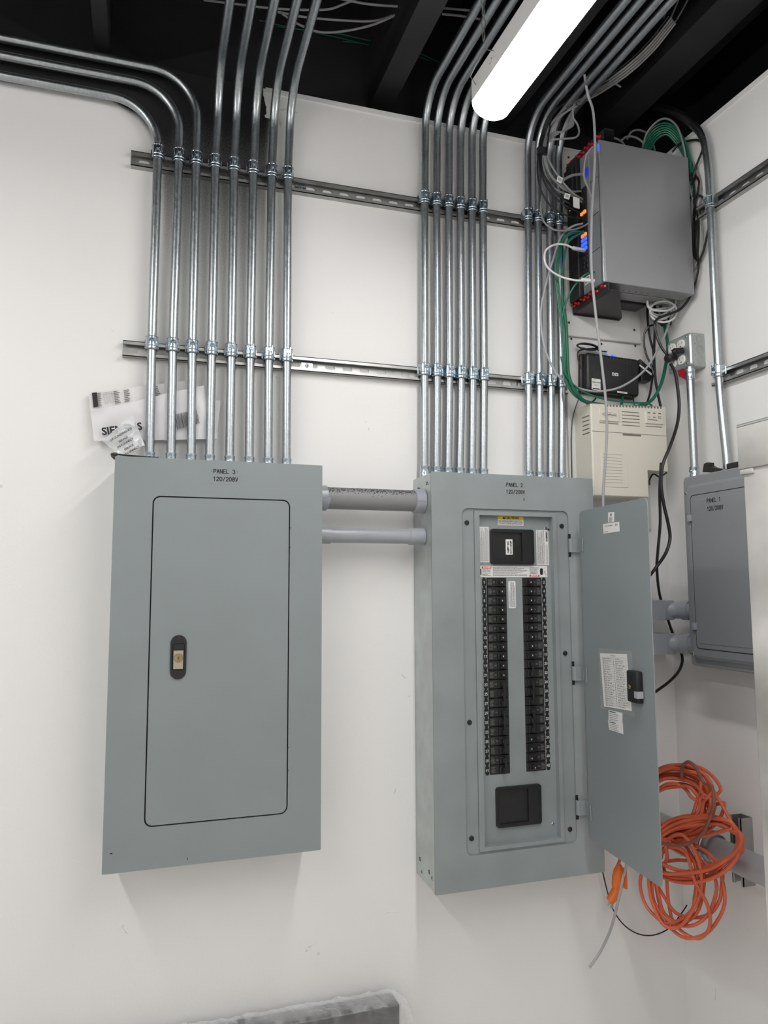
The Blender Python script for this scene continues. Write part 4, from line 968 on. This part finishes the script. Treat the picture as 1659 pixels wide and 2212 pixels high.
# green network cables
GL = [(1258, 500, -.12), (1235, 501, -.125), (1217, 515, -.125), (1205, 545, -.125), (1199, 590, -.12), (1205, 650, -.115), (1212, 700, -.115), (1215, 760, -.115), (1219, 815, -.11), (1237, 850, -.11), (1262, 866, -.10), (1300, 874, -.08), (1350, 880, -.07), (1400, 868, -.07), (1424, 835, -.08), (1436, 790, -.08), (1441, 750, -.07), (1434, 705, -.06), (1425, 660, -.06)]
vr = [(0, 0, 0), (3, 4, .003), (6, 8, .006), (10, 3, -.004), (12, -2, .004)]
for i, (dx, dy, ds) in enumerate(vr):
    pts = [(p[0]+(dx if 2 < k < 10 else dx*.3), p[1]+(dy*.4), p[2]+ds) for k, p in enumerate(GL)]
    if i in (3, 4): pts = pts[:1]+[(1232, 507+i*3, -.125), (1222, 540, -.125), (1214, 600, -.12)]+pts[5:]
    cable('network_cable', f'green network cable hanging from the rack and sweeping under the modem, {["outermost", "second", "third", "fourth", "innermost"][i]} of the bundle', pts, .0029, 'cable_green', group='green network cables beside the rack')
cable('network_cable', 'single green cable curving out of the lower end of the rack', [(1284, 588, -.17), (1265, 593, -.17), (1245, 612, -.15), (1228, 640, -.13), (1219, 665, -.12), (1214, 690, -.115), (1213, 720, -.115)], .0031, 'cable_green')
cable('network_cable', 'green cable passing in front of the rest just under the modem', [(1212, 770, -.12), (1222, 810, -.115), (1250, 840, -.11), (1290, 858, -.11), (1330, 866, -.11), (1370, 870, -.11), (1398, 871, -.11), (1408, 876, -.10)], .0029, 'cable_green')
cable('network_cable', 'green plug and cable under the black modem', [(1346, 846, -.035), (1345, 858, -.04), (1343, 870, -.06), (1340, 884, -.08)], .0050, 'cable_green')
for i in range(6):
    k = i*5
    cable('network_cable', f'green network cable arching over the top right of the rack, {["outermost", "second", "third", "fourth", "fifth", "innermost"][i]} arc',
          [(1386+k*.5, 335, 'x', 1.735), (1391+k*.6, 303+k*.7, 'x', 1.745), (1412+k*.3, 275+k, 'x', 1.765), (1440, 266+k, 'x', 1.785), (1466-k*.3, 283+k, 'x', 1.81), (1484-k*.35, 318+k*.6, 'x', 1.828), (1494-k*.25, 360, 'x', 1.838), (1497-k*.2, 395, 'x', 1.840), (1493-k*.2, 430, 'x', 1.842)], .0030, 'cable_green', group='green network cables arching over the rack')
# greys above the rack
cable('network_cable', 'grey cable arching highest over the rack and down its right side', [(1388, 330, 'x', 1.74), (1396, 290, 'x', 1.745), (1420, 262, 'x', 1.765), (1442, 257, 'x', 1.785), (1462, 273, 'x', 1.80), (1474, 305, 'x', 1.812), (1482, 345, 'x', 1.825), (1489, 400, 'x', 1.835), (1500, 440, 'x', 1.838), (1513, 475, 'x', 1.838), (1519, 510, 'x', 1.838), (1514, 550, 'x', 1.838), (1502, 573, 'x', 1.838), (1494, 583, 'x', 1.84)], .0032, 'cable_grey')
cable('network_cable', 'grey cable bowing out along the right wall behind the rack', [(1494, 345, 'x', 1.845), (1506, 370, 'x', 1.845), (1513, 400, 'x', 1.845), (1512, 440, 'x', 1.845), (1505, 470, 'x', 1.845)], .0028, 'cable_grey')
for i, pts in enumerate([[(1320, 298, -.12), (1332, 300, -.12), (1345, 308, -.11), (1350, 320, -.10)], [(1340, 305, -.10), (1355, 295, -.10), (1375, 298, -.10), (1392, 312, -.10), (1397, 330, -.10)], [(1355, 300, -.08), (1364, 285, -.08), (1380, 281, -.08), (1400, 290, -.08), (1412, 315, -.08), (1415, 335, -.08)]]):
    cable('network_cable', ['short grey cable on top of the rack near its red clip', 'low grey loop standing on top of the rack', 'taller grey loop standing on top of the rack'][i], pts, .0033, 'cable_grey')
# black cables on the right of the rack
def xs_(l, x=1.838): return [(a_, b_, 'x', x) for a_, b_ in l]
for i, (lab, pts) in enumerate([
 ('black cable arching from the rack top to the right wall conduit', [(1452, 328, 'x', 1.80), (1465, 313, 'x', 1.81)]+xs_([(1488, 304), (1508, 303), (1517, 312), (1516, 328), (1508, 348), (1500, 372), (1495, 400)])),
 ('black power cord looping out of the right side of the rack over the strap', xs_([(1486, 431), (1500, 423), (1515, 424), (1526, 438), (1532, 462), (1532, 485), (1526, 515), (1520, 540), (1512, 560), (1506, 564)])),
 ('black power cord in the right rack bundle, inner loop', xs_([(1492, 378), (1502, 380), (1510, 392), (1507, 415), (1503, 430), (1499, 460), (1498, 510), (1498, 540), (1502, 556), (1508, 563), (1508, 575)], 1.842)),
 ('black power cord in the right rack bundle, middle strand', xs_([(1496, 385), (1500, 412), (1500, 440), (1508, 470), (1509, 510), (1507, 550), (1509, 575), (1505, 600), (1498, 625), (1494, 632)], 1.835)),
 ('black power cord in the right rack bundle, leftmost strand', xs_([(1494, 385), (1496, 425), (1502, 445), (1505, 470), (1502, 520), (1503, 545), (1509, 565)], 1.846))]):
    cable('power_cable', lab, pts, .0036, 'cable_black', 'cable', 'black power cords beside the rack')
g = MB().mat('black_plastic'); p = P(1494, 382, x=1.842); g.F = Fr(p, (1, 0, 0), (0, 0, 1), (0, -1, 0)); g.rbox(-.010, .009, -.014, .012, -.01, .010, .004, 2); tag(g.build('power_plug'), 'black plug at the right side of the rack', 'plug')
# white patch cable
cable('network_cable', 'white patch cable looping left between two white plugs at the rack', [(1262, 541, -.115), (1240, 537, -.13), (1222, 529, -.135), (1200, 528, -.14), (1180, 540, -.14), (1176, 560, -.14), (1185, 580, -.14), (1210, 597, -.145), (1240, 605, -.16), (1262, 606, -.17), (1283, 607, -.18)], .0030, 'cable_white')
for (pa, pb, lab) in (((1238, 536, -.128), (1262, 541, -.11), 'white plug of the looping cable, upper'), ((1255, 604, -.165), (1284, 607, -.178), 'white plug of the looping cable, lower')):
    g = MB().mat('cable_white').tube([P(pa[0], pa[1], y=pa[2]), P(pb[0], pb[1], y=pb[2])], .0062, 6); tag(g.build('cable_plug'), lab+(' one beside the switch ports'), 'plug')
# long light grey cable down the front
cable('network_cable', 'long light grey cable hanging down in front of the rack and beige box', [(1262, 160, 'z', 3.02), (1270, 205, -.235), (1281, 240, -.235), (1285, 300, -.235), (1284, 370, -.235), (1279, 450, -.235), (1277, 530, -.235), (1279, 600, -.235), (1287, 680, -.23), (1298, 770, -.22), (1308, 860, -.21), (1311, 930, -.20), (1307, 1010, -.19), (1303, 1085, -.18), (1310, 1300, -.17), (1330, 1600, -.16), (1352, 1840, -.15), (1345, 1900, -.15), (1332, 1960, -.15), (1318, 2010, -.15), (1297, 2055, -.15), (1273, 2090, -.15)], .0038, 'cable_light', sub=8)
cable('network_cable', 'light grey cable drooping from the rack ports across the modem to the outlet box', [(1258, 483, -.11), (1235, 490, -.11), (1212, 512, -.105), (1195, 560, -.10), (1178, 620, -.09), (1168, 680, -.085), (1175, 745, -.09), (1195, 795, -.095), (1222, 826, -.10), (1262, 842, -.10), (1300, 845, -.10), (1345, 834, -.10), (1392, 800, -.10), (1425, 748, -.10), (1443, 705, -.10), (1455, 660, -.10), (1462, 640, -.10)], .0034, 'cable_light')
cable('network_cable', 'grey cable looping low over the rack conduits into the switch', [(1172, 420, -.09), (1168, 450, -.10), (1176, 480, -.11), (1200, 497, -.12), (1235, 497, -.12), (1262, 488, -.12), (1276, 478, -.13)], .0028, 'cable_grey')
# white coil under the rack
g = MB().mat('cable_white'); pts = []
for i in range(96):
    a = 2*math.pi*i/24; k = i//24; pts.append(P(1424+k*3+(20+k*3)*math.cos(a), 664+k*3+(17+(k % 2)*6)*math.sin(a), y=-.09-.008*k+.01*math.sin(a*1.5)))
g.tube(catmull([P(1400, 640, y=-.10), P(1403, 668, y=-.10)]+pts, 3), .0032, 8)
tag(g.build('network_cable'), 'white cable coiled under the network rack', 'cable')
cable('network_cable', 'white cable hanging as a shallow loop under the rack', [(1398, 650, -.12), (1400, 662, -.12), (1412, 670, -.12), (1440, 671, -.12), (1456, 662, -.12), (1460, 648, -.12)], .0036, 'cable_white')
# power cords below the rack
for lab, pts, r in [
 ('black power cord from the right corner of the rack curving down to the outlet plugs', [(1492, 636, -.17), (1484, 652, -.16), (1468, 669, -.14), (1445, 679, -.13), (1422, 688, -.12), (1414, 702, -.12), (1420, 730, -.12), (1430, 752, -.13), (1440, 765, -.14)], .0042),
 ('black power cord dropping from the rack to the beige box, left strand', [(1399, 655, -.05), (1399, 690, -.05), (1404, 730, -.05), (1411, 760, -.05), (1411, 800, -.05), (1404, 850, -.05), (1393, 882, -.05)], .0036),
 ('black power cord dropping from the rack to the beige box, right strand', [(1414, 660, -.07), (1415, 700, -.07), (1413, 760, -.07), (1415, 810, -.07), (1420, 845, -.07), (1428, 882, -.07)], .0040),
 ('black cord making a side loop left of the outlet box', [(1413, 702, -.06), (1403, 705, -.06), (1393, 718, -.05), (1391, 740, -.045), (1396, 765, -.045), (1407, 790, -.05), (1413, 810, -.055)], .0034),
 ('thick black power cord hanging from the outlet plug past the beige box', [(1448, 785, -.16), (1458, 805, -.16), (1464, 840, -.16), (1467, 880, -.16), (1462, 920, -.16), (1447, 965, -.16), (1432, 1003, -.155), (1428, 1045, -.15), (1434, 1090, -.15), (1444, 1135, -.15), (1447, 1165, -.15), (1438, 1195, -.15), (1420, 1222, -.15), (1404, 1243, -.14)], .0050),
 ('black power cord hanging straight down to the grey elbows', [(1428, 1000, -.14), (1425, 1060, -.14), (1426, 1130, -.13), (1421, 1190, -.12), (1419, 1230, -.11), (1425, 1285, -.05), (1440, 1330, -.04), (1452, 1365, -.04), (1468, 1400, -.06), (1474, 1425, -.08), (1466, 1450, -.10), (1445, 1473, -.12), (1415, 1495, -.14)], .0044),
 ('thin black cord along the left edge of the beige box', [(1258, 846, -.03), (1246, 872, -.025), (1237, 905, -.02), (1234, 950, -.02), (1235, 1000, -.02), (1236, 1060, -.02)], .0018),
 ('short black cord under the left end of the modem', [(1286, 846, -.04), (1287, 860, -.045), (1278, 869, -.06), (1268, 874, -.08)], .0026),
 ('short black cord under the right end of the modem', [(1365, 845, -.04), (1367, 858, -.05), (1371, 880, -.07)], .0018),
 ('small black cords under the step of the beige box', [(1440, 1021, -.05), (1425, 1030, -.05), (1412, 1024, -.05), (1404, 1035, -.05), (1403, 1048, -.05)], .0028),
 ('black cords tangled below the rack, upper strand', [(1405, 665, -.07), (1415, 672, -.08), (1430, 690, -.08), (1448, 700, -.07), (1440, 682, -.07), (1420, 690, -.07), (1432, 704, -.07)], .0045)]:
    cable('power_cable', lab, pts, r, 'cable_black', 'cable')
# modem adapter cord bundle
pts = []
for i in range(60):
    a = 2*math.pi*i/20; k = i//20; pts.append(P(1268+22*math.cos(a)+k, 749+(5+k)*math.sin(a)+.14*22*math.cos(a), y=-.035-.004*k))
pts += [P(1292, 757, y=-.03), P(1310, 760, y=-.025)]
g = MB().mat('cable_black').tube(catmull([P(1257, 797, y=-.03), P(1249, 775, y=-.025), P(1252, 757, y=-.028)]+pts, 3), .0022, 8); tag(g.build('power_cable'), 'thin black cord folded in a bundle on top of the modem', 'cable')
# plugs at the outlet
for lab, pa, pb, r in (('black plug in the lower right socket of the outlet box', P(1453, 760, x=1.765), P(1474, 757, x=1.795), .0105), ('fat black plug in the lower left socket of the outlet box', P(1440, 775, x=1.76), P(1455, 772, x=1.795), .0135)):
    g = MB().mat('black_plastic').tube([pa, pa.lerp(pb, .15), pa.lerp(pb, .5), pb], [r*.6, r, r*.9, r*.95], 12); tag(g.build('power_plug'), lab, 'plug')

# ceiling cables
for i, (lab, pts) in enumerate([
 ('grey ceiling cable, topmost at the upper left behind the conduits', [(440, 0, 'z', 3.18), (520, 10, 'z', 3.18), (600, 19, 'z', 3.16), (700, 21, 'z', 3.16), (745, 8, 'z', 3.18), (790, -12, 'z', 3.2)]),
 ('grey ceiling cable crossing under the topmost one', [(600, 26, 'z', 3.15), (660, 37, 'z', 3.15), (740, 44, 'z', 3.15), (810, 45, 'z', 3.15), (860, 28, 'z', 3.18), (900, 10, 'z', 3.2)]),
 ('grey ceiling cable sagging lowest between the conduit groups', [(610, 30, 'z', 3.14), (640, 50, 'z', 3.14), (690, 69, 'z', 3.13), (745, 67, 'z', 3.13), (810, 52, 'z', 3.14), (870, 25, 'z', 3.16)]),
 ('grey ceiling cable at the top edge near the black joist', [(735, -3, 'z', 3.16), (790, 8, 'z', 3.16), (862, 14, 'z', 3.16), (940, 16, 'z', 3.16), (1030, 24, 'z', 3.16)]),
 ('grey ceiling cable running from the joist to the middle conduits', [(955, 30, 'z', 3.14), (1000, 35, 'z', 3.14), (1040, 42, 'z', 3.14)])]):
    cable('ceiling_cable', lab, pts, .0032, 'cable_grey', group='grey cables lying across the ceiling')
for i in range(4):
    cable('ceiling_cable', ['green ceiling cable left of the joist, uppermost', 'green ceiling cable left of the joist, second', 'green ceiling cable left of the joist, third', 'green ceiling cable left of the joist, lowest'][i], [(560, 44+i*9, 'z', 3.25), (640, 62+i*7-(i%2)*6, 'z', 3.25), (725, 72+i*8, 'z', 3.25), (790, 86+i*5+(i%2)*5, 'z', 3.25), (880, 105+i*9, 'z', 3.25), (960, 140+i*6, 'z', 3.25), (1030, 172+i*8, 'z', 3.25)], .0018, 'cable_green', group='green cables lying across the ceiling')

# ------------------------------------------------------------------ lower right: strut, pipe, coupling, orange cord
YP, ZP, XP, RP = -.265, .808, XR-.041-.0365, .0355
t = thing('strut_channel', 'short vertical strut bracket holding the thick pipe on the right wall', 'strut', (XR, -.275, .725))
g = MB().mat('strut'); g.F = RIGHT; g.box(.258, .299, .722, .902, .0005, .003); g.box(.258, .2605, .722, .902, .003, .041); g.box(.2965, .299, .722, .902, .003, .041)
g.box(.258, .267, .722, .902, .0385, .041); g.box(.290, .299, .722, .902, .0385, .041); g.build('channel', t)
t = thing('steel_pipe', 'thick steel pipe low on the right wall carrying the orange cord', 'pipe', (XP, -.8, ZP-RP))
MB().mat('pipe_grey').tube([V((XP, -.004, ZP-.004)), V((XP, -1.6, ZP+.004))], RP, 32).build('pipe', t)
g = MB().mat('strut').tube([V((XP, -.195, ZP)), V((XP, -.245, ZP))], RP+.004, 32); g.tube([V((XP, -.197, ZP)), V((XP, -.201, ZP))], RP+.006, 32); g.build('coupling', t)
g = MB().mat('zinc'); pts = [V((XP+(RP+.0065)*math.cos(a), -.222, ZP+(RP+.0065)*math.sin(a))) for a in [math.radians(60+10*i) for i in range(19)]]
g.tube(pts, .004, 8); g.tube([V((XP-RP-.028, -.222, ZP-.006)), V((XP-RP+.002, -.222, ZP-.006))], .005, 10); g.tube([V((XP-RP-.030, -.222, ZP-.006)), V((XP-RP-.024, -.222, ZP-.006))], .009, 6); g.box(XP-RP-.014, XP-RP-.008, -.236, -.208, ZP-.02, ZP+.01); g.build('clamp', t)
# orange extension cord
A0, B0 = V((1.56, -.10, 0)), V((1.712, -.395, 0)); cdv = (B0-A0).normalized(); cn = V((-cdv.y, cdv.x, 0)); cn = cn if cn.y < 0 else -cn
cn = V((cdv.y, -cdv.x, 0)) if V((cdv.y, -cdv.x, 0)).dot(V((CAM.x-A0.x, CAM.y-A0.y, 0))) > 0 else V((-cdv.y, cdv.x, 0))
def cp(px, py, off=0):
    p = PP(px, py, A0+cn*off, cn); return p
rnd = random.Random(3); path = []
def loop(cx, cy, rx, ry, rot, off, a0=0, a1=360, n=14, wob=4):
    for i in range(n):
        a = math.radians(a0+(a1-a0)*i/n); x = rx*math.cos(a); y = ry*math.sin(a); c_, s_ = math.cos(rot), math.sin(rot)
        path.append(cp(cx+x*c_-y*s_+rnd.uniform(-wob, wob), cy+x*s_+y*c_+rnd.uniform(-wob, wob), off+rnd.uniform(-.006, .006)))
for i in range(12):   # upper round bundle
    kk = (1.05, .92, .98, .78, .62, .88, 1.12, .70, .95, .55, .84, 1.0)[i]
    loop(1464+rnd.uniform(-9, 9)+(1-kk)*-20, 1734+rnd.uniform(-7, 7)+(1-kk)*20, 84*kk+rnd.uniform(-6, 6), 74*kk+rnd.uniform(-6, 6), rnd.uniform(-.3, .3), -.012+.007*(i % 5), 0, 360+rnd.uniform(-20, 20), 13, 3)
for i in range(7):   # wide flat bundle to the right
    loop(1500+rnd.uniform(-8, 8), 1832+rnd.uniform(-8, 8), 104+rnd.uniform(-16, 8), 56+rnd.uniform(-14, 16), -.22+rnd.uniform(-.08, .08), .014+.006*(i % 4), 0, 360, 13, 3)
for i in range(6):   # low hanging loops
    loop(1460+rnd.uniform(-16, 26), 1912+rnd.uniform(-10, 12), 62+rnd.uniform(-20, 22), 92+rnd.uniform(-16, 16), rnd.uniform(-.28, .12), .004+.007*(i % 4), -90, 270, 13, 3)
path += [cp(*q) for q in ((1480, 1840, .03), (1500, 1900, .03), (1530, 1960, .02), (1532, 2005, .01), (1510, 2027, .0), (1478, 2016, 0), (1450, 1980, 0), (1440, 1900, 0), (1442, 1860, 0), (1550, 1870, .0), (1558, 1920, 0), (1552, 1950, 0), (1532, 1975, 0), (1500, 1982, 0), (1460, 1972, .0), (1430, 1930, 0), (1400, 1880, .0), (1370, 1855, .0), (1345, 1850, .0), (1335, 1868, .0))]
for p in path:
    if p.x > XR-.085 and p.y < -.19: p.x = XR-.09
    if p.x > XR-.01: p.x = XR-.012
    if p.y > -.012: p.y = -.014
t = thing('extension_cord', 'tangled orange extension cord coiled over the thick pipe by the corner', 'extension cord', (1.62, -.2, .55))
MB().mat('cord_orange').tube(catmull(path, 4), .0047, 8).build('cord', t)
e = path[-1]; y_ = e.y
def pq(px, py): return P(px, py, y=y_)
g = MB().mat('plug_orange').tube([pq(1337, 1868), pq(1338, 1880), pq(1334, 1895), pq(1332, 1912), pq(1330, 1920)], [.007, .016, .0155, .014, .010], 12)
g.box(*sorted((pq(1345, 1900).x, pq(1349, 1900).x)), y_-.014, y_+.008, pq(1340, 1918).z, pq(1340, 1876).z); g.build('socket_end', t)
g = MB().mat('plug_orange').tube([pq(1331, 1916), pq(1331, 1925), pq(1324, 1938), pq(1317, 1947)], [.009, .014, .014, .0115], 12); g.build('plug', t)
g = MB().mat('nickel').tube([pq(1317, 1944), pq(1314, 1957)], .0024, 6).tube([pq(1322, 1948), pq(1319, 1963)], .0024, 6).tube([pq(1324, 1946), pq(1323, 1962)], .0028, 6); g.build('prongs', t)
cable('power_cable', 'brown dirty cord looped over the top of the orange coil', [cp(1472, 1680, .02), cp(1475, 1655, .03), cp(1488, 1646, .04), cp(1503, 1658, .045), cp(1520, 1690, .05), cp(1535, 1696, .055), cp(1541, 1712, .055), cp(1540, 1745, .055), cp(1530, 1775, .055), cp(1518, 1800, .055), cp(1492, 1820, .05), cp(1460, 1826, .05), cp(1430, 1822, .04)], .0046, 'cord_dirty', 'cable')
cable('network_cable', 'thin black wire sagging in an arc below Panel 2 toward the corner', [(1301, 1880, -.03), (1308, 1910, -.03), (1316, 1940, -.03), (1327, 1970, -.03), (1348, 1998, -.03), (1375, 2016, -.03), (1402, 2021, -.03), (1428, 2015, -.03), (1450, 2001, -.03), (1470, 1976, -.03), (1484, 1955, -.03)], .0019, 'cable_black')

# ------------------------------------------------------------------ stainless cabinet on the right
t = thing('metal_cabinet', 'brushed metal cabinet edge standing close at the right side of the picture', 'cabinet', (1.495, -.9, 0))
g = MB().mat('stainless'); g.rbox(1.457, 1.53, -1.05, -.742, .02, 1.792, .006, 2); g.build('body', t)
g = MB().mat('stainless'); g.rbox(1.452, 1.535, -1.055, -.735, 1.790, 1.887, .003, 2); g.mat('stainless_edge').rbox(1.451, 1.536, -1.056, -.7345, 1.880, 1.889, .003, 1); g.build('lid', t)
g = MB().mat('stainless'); g.F = Fr((1.457, 0, 0), (0, -1, 0), (0, 0, 1), (-1, 0, 0)); g.rbox(.738, .775, 1.778, 1.790, -.002, .0045, .003, 2); g.build('hinge_fold', t)

# ------------------------------------------------------------------ Siemens envelope and bag on top of panel 3
def sheet(name, quad, y, nu, nv, amp, m, parent=None, seed=0, thick=.0012, freq=9):
    from mathutils import noise
    g = MB().mat(m); vs = []; q = [P(px, py, y=y) for px, py in quad]
    for side in (0, 1):
        for j in range(nv+1):
            for i in range(nu+1):
                u, v = i/nu, j/nv; p = q[0]*(1-u)*(1-v)+q[1]*u*(1-v)+q[2]*u*v+q[3]*(1-u)*v
                d = amp*noise.noise(V((p.x*freq+seed, p.z*freq, seed)))+amp*.5*noise.noise(V((p.x*freq*3+seed, p.z*freq*3, 4+seed)))
                vs.append((p.x, p.y+d+side*thick, p.z))
    N_ = (nu+1)*(nv+1); fs = []
    for j in range(nv):
        for i in range(nu):
            a = j*(nu+1)+i; fs.append((a, a+1, a+nu+2, a+nu+1)); fs.append((N_+a, N_+a+nu+1, N_+a+nu+2, N_+a+1))
    for i in range(nu): fs.append((i, N_+i, N_+i+1, i+1)); a = nv*(nu+1)+i; fs.append((a, a+1, N_+a+1, N_+a))
    for j in range(nv): a = j*(nu+1); fs.append((a, a+nu+1, N_+a+nu+1, N_+a)); a += nu; fs.append((a, N_+a, N_+a+nu+1, a+nu+1))
    g.add(vs, fs); return g
t = thing('document_envelope', 'white plastic envelope of papers lettered SIEMENS leaning behind the conduits on Panel 3', 'envelope', (.26, -.02, 1.86))
g = sheet('e', [(195, 888), (440, 832), (470, 948), (203, 952)], -.026, 44, 22, .010, 'paper', seed=1); g.build('sleeve', t, sharp=60)
g = sheet('e', [(192, 848), (405, 822), (420, 900), (200, 930)], -.017, 20, 8, .002, 'paper_form', seed=2); g.build('paper', t, sharp=60)
g = sheet('e', [(430, 862), (477, 866), (468, 948), (436, 948)], -.014, 6, 8, .002, 'paper_form', seed=5); g.build('paper', t, sharp=60)
def wq(quad, y): return [(P(px, py, y=y).x, P(px, py, y=y).z) for px, py in quad]
g = MB(); g.F = BACK; q = wq([(194, 846), (402, 824), (404, 846), (198, 884)], -.0215)
g.mat('black_print').prism([q2(q, *uv) for uv in ((.02, .08), (.07, .08), (.07, .92), (.02, .92))], .0215, .0217)
g.mat('faint_print')
for u0, u1, rw, sd in ((.075, .11, 8, 1), (.24, .30, 8, 2), (.34, .40, 7, 3), (.66, .72, 6, 4)): qlines(g, q, u0, u1, .1, .95, rw, .0218, .5, sd)
for k in range(11): qlines(g, q, .13+k*.0115, .132+k*.0115, .12, .85, 1, .0218, 1., rule=True)
qlines(g, q, .13, .25, .1, .3, 2, .0218, .12, rule=True); g.build('form_print', t)
g = MB().mat('black_print'); g.F = BACK; yy = -.0325; p0 = P(222, 933, y=yy); p1 = P(305, 921, y=yy); an = math.atan2(p1.z-p0.z, p1.x-p0.x)
mp = (p0+p1)/2; g.text('SIEMENS', .0265, mp.x, mp.z, -yy, ang=an, bold=.0009); g.build('lettering', t)
g = MB().mat('black_print'); g.F = BACK; q = wq([(379, 895), (424, 885), (431, 914), (383, 928)], yy); rnd = random.Random(5); u = 0
while u < 1: w_ = rnd.choice((.012, .012, .022, .034)); g.prism([q2(q, *uv) for uv in ((u, 0), (min(1, u+w_), 0), (min(1, u+w_), 1), (u, 1))], -yy, -yy+.0002); u += w_+rnd.choice((.014, .022))
g.build('barcode', t)
t = thing('parts_bag', 'small clear plastic bag of labels leaning on the SIEMENS envelope on Panel 3', 'bag', (.17, -.06, 1.86))
g = sheet('e', [(262, 914), (287, 898), (313, 962), (252, 984)], -.066, 18, 18, .008, 'bag_film', seed=9, freq=18); g.build('bag', t, sharp=70)
g = sheet('e', [(222, 953), (262, 916), (282, 940), (256, 982)], -.067, 12, 12, .006, 'bag_film', seed=4, freq=18); g.build('bag', t, sharp=70)
g = MB().mat('paper_form'); g.F = BACK; q = wq([(246, 951), (272, 930), (304, 968), (286, 981)], -.058); g.prism(q, .054, .0545); g.build('label_sheet', t)
g = MB().mat('black_print'); g.F = BACK
for (px, py), s_ in (((256, 938), 'GROUNDING KIT'), ((261, 949), 'SERVICE'), ((265, 957), 'DISCONNECT'), ((273, 966), 'SERVICE'), ((278, 974), 'DISCONNECT')):
    p = P(px, py, y=-.077); g.text(s_, .0070 if s_ != 'GROUNDING KIT' else .0078, p.x+.006, p.z, .077, ang=.60, bold=.0002)
g.build('lettering', t)

# ------------------------------------------------------------------ wrapped board at the bottom
t = thing('wrapped_board', 'dark grey board wrapped in clear wrinkled plastic at the bottom of the wall', 'board', (.45, -.07, 0))
g = MB().mat('dark_board'); g.rbox(-.25, .893, -.084, -.02, .0, .466, .003, 1); g.build('board', t)
from mathutils import noise
g = MB().mat('clear_film'); vs = []; fs = []; NU, prof = 220, []
prof = [(-.008, .30), (-.009, .40), (-.011, .452), (-.014, .468), (-.030, .472), (-.052, .473), (-.074, .470), (-.088, .464), (-.092, .452), (-.094, .42), (-.095, .38), (-.096, .33), (-.096, .25)]
for j, (y, z) in enumerate(prof):
    for i in range(NU+1):
        x = -.26+i/NU*1.185; a = .011*noise.noise(V((x*9, j*.9, 2)))+.006*noise.noise(V((x*30, j*1.7, 7)))+.006*abs(noise.noise(V((x*55+j*1.3, j*.7, 3))))
        zz = z+(abs(a)*1.2 if 2 < j < 8 else 0)-(max(0, x-.897)*.9 if j > 1 else 0); yy_ = y-(abs(a)*.8 if j > 5 else 0)
        vs.append((x, min(-.004, yy_), zz))
for j in range(len(prof)-1):
    for i in range(NU): k = j*(NU+1)+i; fs.append((k, k+1, k+NU+2, k+NU+1))
g.add(vs, fs); g.build('plastic_film', t, sharp=50)

# small marks and scratches on the wall
g = MB().mat('white_enamel'); p = P(832, 1972, y=0); q_ = P(866, 1969, y=0); g.tube([p, (p+q_)/2+V((0, 0, .002)), q_], .0012, 5); tag(g.build('wall_scratch'), 'short pale scratch on the back wall below the gap between the panels', 'scratch')
# ------------------------------------------------------------------ world / view
w = bpy.data.worlds.new('world'); SC.world = w; w.use_nodes = True
w.node_tree.nodes['Background'].inputs['Color'].default_value = (.9, .95, 1, 1); w.node_tree.nodes['Background'].inputs['Strength'].default_value = .02
SC.view_settings.view_transform = 'Standard'; SC.view_settings.look = 'None'; SC.view_settings.gamma = 1; SC.view_settings.exposure = 0.18
SC.view_settings.use_curve_mapping = False
SC.cycles.max_bounces = 14; SC.cycles.diffuse_bounces = 8; SC.cycles.transparent_max_bounces = 12
